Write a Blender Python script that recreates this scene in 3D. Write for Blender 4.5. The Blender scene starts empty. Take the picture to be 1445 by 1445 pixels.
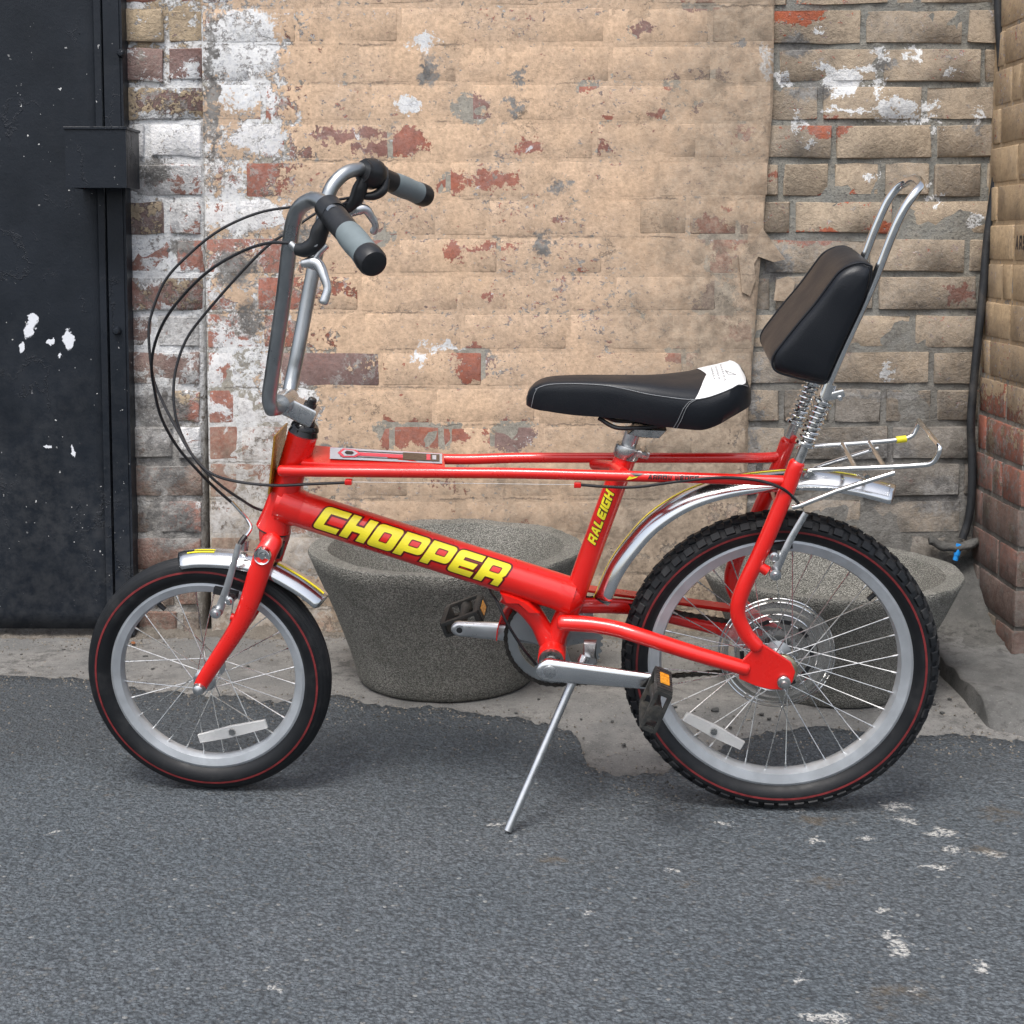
import bpy, bmesh, math, random
from mathutils import Vector, Matrix, noise
from mathutils.geometry import tessellate_polygon
random.seed(7)
rad = math.radians
sc = bpy.context.scene
C = sc.collection

# ------------------------------------------------------------------ camera
FPX, PITCH, PY0, PX0, CAMH = 2000.0, rad(4.5), 502.4, 722.5, 0.929
cam_d = bpy.data.cameras.new('camera'); cam = bpy.data.objects.new('camera', cam_d); C.objects.link(cam)
cam.location = (0, 0, CAMH); cam.rotation_euler = (rad(90) - PITCH, 0, 0)
cam_d.sensor_width = 36; cam_d.sensor_fit = 'HORIZONTAL'; cam_d.lens = 36 * FPX / 1445
cam_d.shift_y = -(722.5 - PY0) / 1445
cam_d.clip_start = 0.02; cam_d.clip_end = 500
sc.camera = cam

# ------------------------------------------------------------------ sky, sun, exposure (overcast)
SUN_EL, SUN_AZ = rad(62), rad(200)          # azimuth clockwise from +Y: high, behind the camera
world = bpy.data.worlds.new('World'); sc.world = world; world.use_nodes = True
wn = world.node_tree; wn.nodes.clear()
sky = wn.nodes.new('ShaderNodeTexSky'); sky.sky_type = 'NISHITA'; sky.sun_disc = False
sky.sun_elevation = SUN_EL; sky.sun_rotation = SUN_AZ; sky.dust_density = 4.0; sky.air_density = 1.0; sky.ozone_density = 1.0
hs = wn.nodes.new('ShaderNodeHueSaturation'); hs.inputs['Saturation'].default_value = 0.55
bg = wn.nodes.new('ShaderNodeBackground'); bg.inputs['Strength'].default_value = 0.15
wo = wn.nodes.new('ShaderNodeOutputWorld')
wn.links.new(sky.outputs[0], hs.inputs['Color']); wn.links.new(hs.outputs[0], bg.inputs['Color']); wn.links.new(bg.outputs[0], wo.inputs[0])
sun_d = bpy.data.lights.new('sun', 'SUN'); sun_d.energy = 1.5; sun_d.angle = rad(20); sun_d.color = (1.0, 0.98, 0.95)
sun = bpy.data.objects.new('sun', sun_d); C.objects.link(sun)
sdir = Vector((math.sin(SUN_AZ) * math.cos(SUN_EL), math.cos(SUN_AZ) * math.cos(SUN_EL), math.sin(SUN_EL)))
sun.rotation_euler = (-sdir).to_track_quat('-Z', 'Y').to_euler(); sun.location = sdir * 20
sc.view_settings.view_transform = 'Standard'; sc.view_settings.look = 'None'
sc.view_settings.exposure = 0.55; sc.view_settings.gamma = 1.0
sc.cycles.max_bounces = 6; sc.cycles.diffuse_bounces = 3; sc.cycles.glossy_bounces = 3; sc.cycles.transmission_bounces = 4

# ------------------------------------------------------------------ measuring: photograph coordinates to places
cp, sp = math.cos(PITCH), math.sin(PITCH)
def ray(px, py):
    x, y = (px - PX0) / FPX, -(py - PY0) / FPX
    return Vector((x, cp + y * sp, -sp + y * cp))
CAMP = Vector((0, 0, CAMH))
def W(px, py, Y):                       # on a plane parallel to the wall, Y metres away
    d = ray(px, py); return CAMP + d * (Y / d.y)
def G(px, py, z=0.0):                   # on the ground
    d = ray(px, py); return CAMP + d * ((z - CAMH) / d.z)
# bicycle frame of reference: x rearwards, y towards the wall, z up along the leaning bicycle
YAW, LEAN, WB, RF, RR = rad(4.71), rad(7.26), 0.947, 0.2085, 0.255
e1 = Vector((math.cos(YAW), -math.sin(YAW), 0)); side = Vector((-math.sin(YAW), -math.cos(YAW), 0))
eup = side * math.sin(LEAN) + Vector((0, 0, math.cos(LEAN))); en = side * math.cos(LEAN) - Vector((0, 0, math.sin(LEAN)))
BO = Vector((0.436, 2.290, 0.001))
BM = Matrix(((e1.x, -en.x, eup.x, BO.x), (e1.y, -en.y, eup.y, BO.y), (e1.z, -en.z, eup.z, BO.z), (0, 0, 0, 1)))
BMI = BM.inverted()
def B(px, py, w=0.0):                   # bicycle coordinates of a point lying w metres to its left side
    d = ray(px, py); k = (w - (CAMP - BO).dot(en)) / d.dot(en)
    return BMI @ (CAMP + d * k)

# ------------------------------------------------------------------ helpers: objects
def mesh(name, verts, faces, smooth=False):
    me = bpy.data.meshes.new(name); me.from_pydata([tuple(v) for v in verts], [], faces); me.update()
    bm = bmesh.new(); bm.from_mesh(me); bmesh.ops.recalc_face_normals(bm, faces=bm.faces); bm.to_mesh(me); bm.free()
    if smooth:
        for p in me.polygons: p.use_smooth = True
    return me
def obj(name, me, mat=None, parent=None):
    o = bpy.data.objects.new(name, me); C.objects.link(o)
    if mat is not None:
        if len(me.materials) == 0: me.materials.append(mat)
    if parent is not None: o.parent = parent
    return o
def tag(o, label=None, cat=None, group=None, kind=None):
    if label: o['label'] = label
    if cat: o['category'] = cat
    if group: o['group'] = group
    if kind: o['kind'] = kind
    return o
def empty(name, loc=(0, 0, 0)):
    o = bpy.data.objects.new(name, None); C.objects.link(o); o.location = loc; o.empty_display_size = 0.1
    return o
class MB:
    def __init__(s): s.v = []; s.f = []
    def add(s, vs, fs):
        k = len(s.v); s.v += [Vector(v) for v in vs]; s.f += [tuple(i + k for i in f) for f in fs]; return s
    def build(s, name, mat, parent=None, smooth=True, auto=35):
        me = mesh(name, s.v, s.f, smooth)
        if smooth and auto:
            try: me.set_sharp_from_angle(angle=rad(auto))
            except Exception: pass
        return obj(name, me, mat, parent)
def catmull(pts, n=8):
    P = [Vector(p) for p in pts]
    if len(P) < 3: return P
    P = [P[0] * 2 - P[1]] + P + [P[-1] * 2 - P[-2]]; out = []
    for i in range(1, len(P) - 2):
        for k in range(n):
            t = k / n; a, b, c, d = P[i - 1], P[i], P[i + 1], P[i + 2]
            out.append(0.5 * ((2 * b) + (c - a) * t + (2 * a - 5 * b + 4 * c - d) * t * t + (3 * b - a - 3 * c + d) * t ** 3))
    out.append(P[-2]); return out
def lerp_list(vals, n):
    out = []
    for i in range(n):
        t = i / (n - 1) * (len(vals) - 1); k = min(int(t), len(vals) - 2); out.append(vals[k] + (vals[k + 1] - vals[k]) * (t - k))
    return out
def tube(mb, pts, r, seg=16, caps=True, flat=None, round_end=False):
    """sweep a circle (or an ellipse: flat=(axis, factor)) along pts; r is one radius or a list spread along it"""
    P = [Vector(p) for p in pts]; n = len(P)
    R = lerp_list(r, n) if isinstance(r, (list, tuple)) else [r] * n
    if round_end:
        d0 = (P[0] - P[1]).normalized(); d1 = (P[-1] - P[-2]).normalized()
        r0, r1 = R[0], R[-1]
        P = [P[0] + d0 * r0 * a for a in (0.6, 0.52, 0.3)] + P + [P[-1] + d1 * r1 * a for a in (0.3, 0.52, 0.6)]
        R = [r0 * .35, r0 * .7, r0 * .92] + R + [r1 * .92, r1 * .7, r1 * .35]; n = len(P)
    T = []
    for i in range(n):
        a, b = P[max(i - 1, 0)], P[min(i + 1, n - 1)]; T.append((b - a).normalized())
    up = Vector((0, 1, 0)) if abs(T[0].y) < 0.9 else Vector((1, 0, 0))
    nrm = (up - T[0] * up.dot(T[0])).normalized(); vs = []; fs = []
    for i in range(n):
        nrm = (nrm - T[i] * nrm.dot(T[i])).normalized(); bi = T[i].cross(nrm)
        for k in range(seg):
            a = 2 * math.pi * k / seg; o = nrm * math.cos(a) * R[i] + bi * math.sin(a) * R[i]
            if flat: o = o + flat[0] * (o.dot(flat[0]) * (flat[1] - 1))
            vs.append(P[i] + o)
    for i in range(n - 1):
        for k in range(seg):
            fs.append((i * seg + k, i * seg + (k + 1) % seg, (i + 1) * seg + (k + 1) % seg, (i + 1) * seg + k))
    if caps: fs += [tuple(range(seg)), tuple(range((n - 1) * seg, n * seg))]
    return mb.add(vs, fs)
def prism(mb, poly, d, bev=0.0):
    """poly: 3-D points in one plane; d: thickness vector centred on it"""
    P = [Vector(p) for p in poly]; d = Vector(d); n = len(P)
    if bev > 0:
        c = sum(P, Vector()) / n; u = d.normalized(); L = d.length / 2
        rings = []
        for off, ins in ((-L, bev), (-L + bev, 0), (L - bev, 0), (L, bev)):
            rings.append([p + u * off + (c - p).normalized() * ins for p in P])
    else: rings = [[p - d / 2 for p in P], [p + d / 2 for p in P]]
    vs = [v for r in rings for v in r]; fs = []
    for j in range(len(rings) - 1):
        for i in range(n): fs.append((j * n + i, j * n + (i + 1) % n, (j + 1) * n + (i + 1) % n, (j + 1) * n + i))
    fs += [tuple(range(n)), tuple(range((len(rings) - 1) * n, len(rings) * n))]
    return mb.add(vs, fs)
def box(mb, c, ax, ay, az, bev=0.0):
    """box about c with half-axis vectors"""
    c, ax, ay, az = map(Vector, (c, ax, ay, az))
    return prism(mb, [c - ax - ay, c + ax - ay, c + ax + ay, c - ax + ay], az * 2, bev)
def revolve(mb, prof, c, axis, seg=48, closed=False, caps=False):
    """prof: list of (radius, offset along axis)"""
    c = Vector(c); ax = Vector(axis).normalized()
    a = Vector((0, 0, 1)) if abs(ax.z) < 0.9 else Vector((1, 0, 0)); x = (a - ax * a.dot(ax)).normalized(); y = ax.cross(x)
    m = len(prof); vs = []; fs = []
    for k in range(seg):
        t = 2 * math.pi * k / seg; d = x * math.cos(t) + y * math.sin(t)
        for r, h in prof: vs.append(c + d * r + ax * h)
    for k in range(seg):
        k2 = (k + 1) % seg
        for j in range(m if closed else m - 1):
            j2 = (j + 1) % m; fs.append((k * m + j, k * m + j2, k2 * m + j2, k2 * m + j))
    if caps: fs += [tuple(k * m for k in range(seg)), tuple(k * m + m - 1 for k in range(seg))]
    return mb.add(vs, fs)

# ------------------------------------------------------------------ helpers: materials
class NT:
    """a small expression layer over a node tree"""
    def __init__(s, name):
        s.m = bpy.data.materials.new(name); s.m.use_nodes = True; s.t = s.m.node_tree; s.t.nodes.clear()
        s.out = s.t.nodes.new('ShaderNodeOutputMaterial'); s.b = s.t.nodes.new('ShaderNodeBsdfPrincipled')
        s.t.links.new(s.b.outputs[0], s.out.inputs['Surface'])
    def put(s, sock, v):
        if isinstance(v, bpy.types.NodeSocket): s.t.links.new(v, sock)
        elif v is not None:
            if sock.type == 'RGBA' and len(v) == 3: v = (*v, 1)
            sock.default_value = v
    def set(s, **k):
        for n, v in k.items(): s.put(s.b.inputs[n.replace('_', ' ')], v)
    def math(s, op, a, b=None, c=None, clamp=False):
        n = s.t.nodes.new('ShaderNodeMath'); n.operation = op; n.use_clamp = clamp
        s.put(n.inputs[0], a)
        if b is not None: s.put(n.inputs[1], b)
        if c is not None: s.put(n.inputs[2], c)
        return n.outputs[0]
    def add(s, a, b): return s.math('ADD', a, b)
    def mul(s, a, b): return s.math('MULTIPLY', a, b)
    def vmath(s, op, a, b=None):
        n = s.t.nodes.new('ShaderNodeVectorMath'); n.operation = op; s.put(n.inputs[0], a)
        if b is not None: s.put(n.inputs[1], b)
        return n.outputs['Value'] if op in ('LENGTH', 'DISTANCE', 'DOT_PRODUCT') else n.outputs['Vector']
    def pos(s): 
        return s.t.nodes.new('ShaderNodeNewGeometry').outputs['Position']
    def objc(s): return s.t.nodes.new('ShaderNodeTexCoord').outputs['Object']
    def noise(s, vec, scale, detail=4, rough=0.55, dist=0.0, color=False):
        n = s.t.nodes.new('ShaderNodeTexNoise'); s.put(n.inputs['Vector'], vec)
        n.inputs['Scale'].default_value = scale; n.inputs['Detail'].default_value = detail
        n.inputs['Roughness'].default_value = rough; n.inputs['Distortion'].default_value = dist
        return n.outputs['Color'] if color else n.outputs['Fac']
    def vor(s, vec, scale, feature='F1', out='Distance', rnd=1.0):
        n = s.t.nodes.new('ShaderNodeTexVoronoi'); s.put(n.inputs['Vector'], vec); n.feature = feature
        n.inputs['Scale'].default_value = scale; n.inputs['Randomness'].default_value = rnd
        return n.outputs[out]
    def step(s, v, lo, hi, a=0.0, b=1.0, smooth=True):
        n = s.t.nodes.new('ShaderNodeMapRange'); n.interpolation_type = 'SMOOTHSTEP' if smooth else 'LINEAR'; n.clamp = True
        s.put(n.inputs['Value'], v); s.put(n.inputs['From Min'], lo); s.put(n.inputs['From Max'], hi)
        n.inputs['To Min'].default_value = a; n.inputs['To Max'].default_value = b
        return n.outputs['Result']
    def mix(s, f, a, b, mode='MIX'):
        n = s.t.nodes.new('ShaderNodeMix'); n.data_type = 'RGBA'; n.blend_type = mode
        s.put(n.inputs['Factor'], f); s.put(n.inputs['A'] if False else n.inputs[6], a); s.put(n.inputs[7], b)
        return n.outputs[2]
    def ramp(s, v, stops):
        n = s.t.nodes.new('ShaderNodeValToRGB'); s.put(n.inputs[0], v); e = n.color_ramp.elements
        while len(e) < len(stops): e.new(0.5)
        for i, (p, c) in enumerate(stops): e[i].position = p; e[i].color = (*c, 1)
        return n.outputs['Color']
    def sep(s, v):
        n = s.t.nodes.new('ShaderNodeSeparateXYZ'); s.put(n.inputs[0], v); return n.outputs
    def comb(s, x, y, z):
        n = s.t.nodes.new('ShaderNodeCombineXYZ'); s.put(n.inputs[0], x); s.put(n.inputs[1], y); s.put(n.inputs[2], z); return n.outputs[0]
    def bump(s, h, dist=0.001, strength=1.0, prev=None):
        n = s.t.nodes.new('ShaderNodeBump'); s.put(n.inputs['Height'], h); n.inputs['Distance'].default_value = dist
        n.inputs['Strength'].default_value = strength
        if prev is not None: s.put(n.inputs['Normal'], prev)
        s.put(s.b.inputs['Normal'], n.outputs[0]); return n.outputs[0]
    def patches(s, vec, items):
        """distance field of ellipses (x, z, rx, rz) in the wall or (x, y, ...) on the ground: <1 inside"""
        f = None
        for (x, y, z), (rx, ry, rz) in items:
            d = s.vmath('SUBTRACT', vec, (x, y, z)); d = s.vmath('MULTIPLY', d, (1 / rx, 1 / ry, 1 / rz)); L = s.vmath('LENGTH', d)
            f = L if f is None else s.math('MINIMUM', f, L)
        return f
    def grunge(s, amount=0.25, scale=14, col=(0.09, 0.075, 0.06)):
        pass

def plain(name, col, rough=0.5, metal=0.0, var=0.08, scale=40, bump=0.0, coat=0.0, spec=None, rvar=0.12, dirt=0.0):
    n = NT(name); p = n.objc()
    a = n.noise(p, scale, 5, 0.6); b = n.noise(p, scale * 5, 3, 0.6)
    c = n.mix(n.step(a, 0.3, 0.7), tuple(x * (1 - var) for x in col), tuple(min(1, x * (1 + var)) for x in col))
    if dirt > 0:
        d = n.mul(n.step(n.noise(p, scale * .35, 7, 0.7), 0.5, 0.68), dirt); c = n.mix(d, c, (0.16, 0.14, 0.115))
    n.set(Base_Color=c, Metallic=metal, Roughness=n.step(n.add(n.mul(a, .6), n.mul(b, .4)), 0.3, 0.7, max(0.02, rough - rvar), min(1, rough + rvar)))
    if coat: n.set(Coat_Weight=coat, Coat_Roughness=0.08)
    if bump: n.bump(b, bump, 0.6)
    return n.m

M = {}
M['red'] = plain('red_paint', (0.70, 0.009, 0.005), 0.34, var=0.04, scale=9, coat=0.7, bump=0.00005)
M['guard'] = plain('polished_guard', (0.74, 0.75, 0.76), 0.17, 1.0, var=0.05, scale=12, rvar=0.05)
M['chrome'] = plain('chrome', (0.80, 0.80, 0.79), 0.09, 1.0, var=0.06, scale=30, rvar=0.05)
M['alu'] = plain('aluminium', (0.62, 0.63, 0.64), 0.33, 1.0, var=0.06, scale=30, bump=0.0001)
M['darkalu'] = plain('satin_tube', (0.42, 0.44, 0.45), 0.36, 1.0, var=0.05, scale=20)
M['rim'] = plain('rim_alloy', (0.50, 0.53, 0.56), 0.45, 0.55, var=0.10, scale=18, dirt=0.25)
M['steel'] = plain('steel', (0.50, 0.50, 0.49), 0.3, 1.0, var=0.1, scale=60)
M['brass'] = plain('dull_hub_metal', (0.45, 0.40, 0.28), 0.35, 1.0, var=0.1, scale=60)
M['spoke'] = plain('spoke_steel', (0.62, 0.62, 0.61), 0.28, 1.0, var=0.15, scale=50)
M['black'] = plain('black_plastic', (0.013, 0.014, 0.016), 0.42, var=0.2, scale=30, bump=0.0001)
M['gloss'] = plain('gloss_black', (0.008, 0.008, 0.009), 0.14, var=0.1)
M['cable'] = plain('cable_housing', (0.010, 0.010, 0.012), 0.35, var=0.1)
M['pedal'] = plain('pedal_resin', (0.022, 0.023, 0.022), 0.62, var=0.3, scale=60, bump=0.0004, dirt=0.35)
M['grey'] = plain('grey_rubber', (0.16, 0.195, 0.205), 0.6, var=0.06, scale=50, bump=0.0001)
M['yellow'] = plain('yellow_vinyl', (0.86, 0.74, 0.03), 0.38, var=0.03)
M['outline'] = plain('dark_red_vinyl', (0.10, 0.004, 0.006), 0.4, var=0.05)
M['ink'] = plain('black_vinyl', (0.02, 0.012, 0.014), 0.4, var=0.05)
M['amber'] = plain('amber_reflector', (0.62, 0.26, 0.02), 0.2, var=0.2, scale=200)
M['badge'] = plain('amber_plate', (0.33, 0.17, 0.02), 0.25, var=0.15)
M['decal'] = plain('grey_decal', (0.42, 0.42, 0.45), 0.4, var=0.04)
M['pink'] = plain('pink_decal', (0.62, 0.06, 0.09), 0.4, var=0.04)
M['brown'] = plain('brown_decal', (0.07, 0.045, 0.03), 0.4, var=0.04)
M['white'] = plain('white_vinyl', (0.80, 0.80, 0.80), 0.4, var=0.02, scale=60, bump=0.0001)
M['thread'] = plain('grey_thread', (0.25, 0.26, 0.27), 0.8, var=0.1)
M['print'] = plain('grey_print', (0.30, 0.30, 0.30), 0.5, var=0.1)
M['redline'] = plain('red_tyre_line', (0.17, 0.016, 0.018), 0.6, var=0.25, scale=60)
M['bluecap'] = plain('blue_plastic', (0.02, 0.28, 0.75), 0.4, var=0.1)
def vinyl():
    n = NT('black_leatherette'); p = n.objc()
    g = n.vor(p, 520); a = n.noise(p, 12, 5)
    n.set(Base_Color=n.mix(a, (0.006, 0.0075, 0.011), (0.011, 0.013, 0.017)), Roughness=n.step(a, 0.3, 0.7, 0.36, 0.5), Specular_IOR_Level=.36)
    n.bump(n.add(g, n.mul(a, .6)), 0.0005, 0.35); return n.m
M['vinyl'] = vinyl()
def rubber(name, dusty):
    n = NT(name); p = n.objc(); a = n.noise(p, 25, 6, 0.65); f = n.noise(p, 160, 3)
    d = n.mul(n.step(a, 0.48, 0.72), dusty)
    n.set(Base_Color=n.mix(d, (0.008, 0.009, 0.011), (0.06, 0.06, 0.06)), Roughness=n.step(a, 0.3, 0.7, 0.42, 0.62), Specular_IOR_Level=.35)
    n.bump(f, 0.0003, 0.5); return n.m
M['tyre'] = rubber('tyre_rubber', 0.22)
M['knob'] = rubber('tread_rubber', 0.5)
def clear():
    n = NT('clear_reflector'); p = n.objc(); g = n.vor(p, 260)
    n.set(Base_Color=(0.86, 0.86, 0.85), Roughness=0.2, Transmission_Weight=0.45, IOR=1.3); n.bump(g, 0.001, 0.5); return n.m
M['clear'] = clear()
def clear2():
    n = NT('clear_spoke_guard'); n.set(Base_Color=(0.78, 0.80, 0.80), Roughness=0.12, Transmission_Weight=0.85, IOR=1.12); return n.m
M['guardclear'] = clear2()

# ------------------------------------------------------------------ wall materials
WY = 3.27
def ell(items, Y=WY):
    out = []
    for px, py, rx, ry in items:
        k = Y / FPX; p = W(px, py, Y); out.append(((p.x, Y, p.z), (rx * k, 0.4, ry * k)))
    return out
def wall_material(name, paint, paint2, brick, mortar, xr, zr, red, white, grey, mortar_off=0.0, seed=0.0, tint=(0.27, 0.24, 0.20), bumpd=0.0026, film=0.0, joints=0.0):
    """painted brick: ramps xr, zr give (paint coverage, whitewash, grime and painted light falloff) along the wall; obj.color holds the same per brick, alpha 1 on bricks"""
    n = NT(name); P0 = n.pos(); P = n.vmath('ADD', P0, (seed, 0, seed * .7)); x, y, z = n.sep(P0)
    oi = n.t.nodes.new('ShaderNodeObjectInfo'); oc = n.sep(oi.outputs['Color']); isb = oi.outputs['Alpha']; rnd = oi.outputs['Random']
    big = n.noise(P, 6.0, 5, 0.62); med = n.noise(P, 26, 5, 0.68, 0.3); fin = n.noise(P, 110, 4, 0.72); mic = n.noise(P, 420, 2, 0.6)
    wc = n.noise(P, 34, 5, 0.72, color=True); wig = n.vmath('SUBTRACT', wc, (0.5, 0.5, 0.5)); ws = n.sep(wc)
    w2 = n.vmath('SUBTRACT', n.noise(P, 150, 3, 0.7, color=True), (0.5, 0.5, 0.5))
    PD = n.vmath('ADD', P0, n.vmath('ADD', n.vmath('MULTIPLY', wig, (0.15, 0.0, 0.085)), n.vmath('MULTIPLY', w2, (0.030, 0.0, 0.024))))
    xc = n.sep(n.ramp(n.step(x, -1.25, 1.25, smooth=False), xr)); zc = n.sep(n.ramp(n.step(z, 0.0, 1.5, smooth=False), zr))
    ob = n.add(n.mul(n.add(oc[0], -0.5), 0.8), 0.0)
    cov0 = n.add(n.mul(n.add(big, -0.5), 0.75), n.add(n.mul(n.add(med, -0.5), 0.75), n.mul(n.add(fin, -0.5), 0.55)))
    base = n.add(n.add(xc[0], zc[0]), n.add(ob, -0.5))
    if mortar_off: base = n.add(base, n.mul(n.add(isb, -1.0), mortar_off))
    cov = n.add(base, cov0)
    if red:
        dr = n.patches(PD, red); cov = n.math('SUBTRACT', cov, n.step(dr, 1.3, 0.7, 0.0, 0.95))
    pm = n.step(cov, 0.47, 0.495)
    # chips: little scabs where the paint has gone, in clusters
    chn = n.noise(n.vmath('MULTIPLY', P, (1, 1, 1.3)), 75, 4, 0.66, 0.4)
    chip = n.step(n.add(chn, n.mul(big, 0.5)), 0.885, 0.90)
    pm = n.mul(pm, n.math('SUBTRACT', 1.0, chip))
    # what lies beneath
    bc = n.mix(n.step(ws[1], 0.35, 0.65), brick[0], brick[1])
    bc = n.mix(n.step(n.math('FRACT', n.mul(rnd, 7.31)), 0.5, 1.0), bc, brick[2])
    bc = n.mix(n.step(fin, 0.55, 0.72), bc, tuple(c * .5 for c in brick[0]))
    mc = n.mix(n.step(med, 0.35, 0.65), mortar[0], mortar[1]); mc = n.mix(n.step(fin, 0.52, 0.66), mc, tuple(c * .45 for c in mortar[0]))
    und = n.mix(isb, mc, bc)
    wv = n.add(n.add(n.add(xc[1], zc[1]), n.add(oc[1], -1.0)), n.add(n.mul(n.add(n.noise(P, 19, 6, 0.75, 0.6), -0.5), 1.5), n.add(n.mul(n.add(big, -0.5), .5), n.mul(n.add(fin, -.5), .5))))
    if white:
        pw = n.patches(PD, white); wv = n.add(wv, n.step(pw, 1.3, 0.7, 0.0, 1.2))
    wm = n.step(wv, 0.46, 0.53)
    wcol = n.mix(n.step(fin, 0.42, 0.66), (0.82, 0.82, 0.81), (0.54, 0.55, 0.57))
    if film: und = n.mix(n.step(wv, -0.2, 0.6, 0, film), und, (0.50, 0.49, 0.47))
    und = n.mix(n.mul(wm, 0.95), und, wcol)
    und = n.mix(n.mul(n.step(cov, .30, .46), n.step(ws[1], .50, .56, 0, .85)), und, n.mix(n.step(fin, .4, .6), (0.60, 0.58, 0.55), (0.30, 0.29, 0.27)))
    und = n.mix(n.mul(chip, n.step(ws[2], .44, .50, 0, .85)), und, n.mix(n.step(fin, .4, .6), (0.36, 0.34, 0.31), (0.16, 0.14, 0.125)))
    # the paint, its grime, and the light falloff painted in with it
    pc = n.mix(n.step(big, 0.35, 0.65), paint, paint2); pc = n.mix(n.step(med, 0.5, 0.72, 0, 0.4), pc, tuple(c * .72 for c in paint2))
    pc = n.mix(n.step(ws[0], 0.48, 0.62, 0, .25), pc, tuple(min(1, c * 1.12) for c in paint))
    col = n.mix(pm, und, pc)
    if white: col = n.mix(n.mul(n.step(pw, 0.95, 0.85), n.step(med, 0.38, 0.44)), col, wcol)
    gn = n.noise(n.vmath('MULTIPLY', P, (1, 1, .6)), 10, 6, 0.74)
    grime_falloff = n.add(n.add(n.add(xc[2], zc[2]), n.add(oc[2], -0.68)), n.add(n.mul(n.add(gn, -0.5), 0.8), n.add(n.mul(n.add(fin, -.5), 0.8), n.mul(n.add(med, -.5), .35))))
    col = n.mix(n.mul(n.step(grime_falloff, 0.25, 1.0), 0.85), col, n.mix(n.step(med, .35, .65), tint, tuple(c * .55 for c in tint)))
    if grey: col = n.mix(n.mul(n.step(n.patches(PD, grey), 1.25, 0.7), n.step(fin, .3, .5, .35, 1)), col, n.mix(n.step(med, .4, .6), (0.26, 0.25, 0.235), (0.14, 0.135, 0.13)))
    # hairlines, pits, shadow lines painted at the flaking paint's edges, cracked bed joints
    edge = n.mul(n.step(cov, 0.38, 0.45), n.step(cov, 0.48, 0.462)); col = n.mix(n.mul(edge, n.step(ws[2], .40, .55, 0.0, 0.8)), col, (0.12, 0.10, 0.085))
    hp = n.vmath('ADD', n.vmath('MULTIPLY', P, (0.55, 1.0, 1.0)), n.vmath('MULTIPLY', wig, (0.09, 0.0, 0.07)))
    crk = n.mul(n.step(n.vor(hp, 15, 'DISTANCE_TO_EDGE'), 0.014, 0.003), n.step(gn, 0.50, 0.58))
    nick = n.step(n.noise(n.vmath('MULTIPLY', P, (1, 1, 1.9)), 150, 3, .6), 0.655, 0.70); nick = n.mul(nick, n.step(med, .42, .6, .15, 1))
    pit = n.math('MAXIMUM', nick, crk)
    if joints:
        zz = n.sep(PD)[2]; fr = n.math('ABSOLUTE', n.math('SUBTRACT', n.math('FRACT', n.math('DIVIDE', n.add(z, n.mul(n.add(ws[0], -.5), .020)), COURSE)), JF))
        jl = n.mul(n.step(fr, .038, .006), n.mul(n.step(n.add(gn, n.mul(ws[1], .35)), .60, .72), n.step(n.noise(n.vmath('MULTIPLY', P, (1.0, 1, 5.0)), 2.6, 3, .6), .46, .58))); pit = n.math('MAXIMUM', pit, n.mul(jl, joints))
    col = n.mix(n.mul(pit, 0.68), col, (0.10, 0.085, 0.07))
    gl = n.add(n.step(fin, .28, .72, .74, 1.20, smooth=False), n.mul(n.add(ws[2], -.5), .5)); col = n.mix(1.0, col, n.comb(gl, gl, gl), 'MULTIPLY')
    n.set(Base_Color=col, Roughness=0.88, Specular_IOR_Level=0.25)
    h = n.add(n.mul(n.step(n.add(base, cov0), .47, .495), 0.35), n.add(n.mul(med, 0.8), n.add(n.mul(fin, 0.5), n.mul(mic, 0.22))))
    n.bump(h, bumpd, 0.85)
    return n.m
COURSE = 0.0871
zj = W(650, 172, WY).z                                  # one bed joint read off the photograph
JF = (zj / COURSE) % 1.0
BRICK = ((0.37, 0.125, 0.078), (0.29, 0.115, 0.085), (0.20, 0.125, 0.112))
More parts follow.
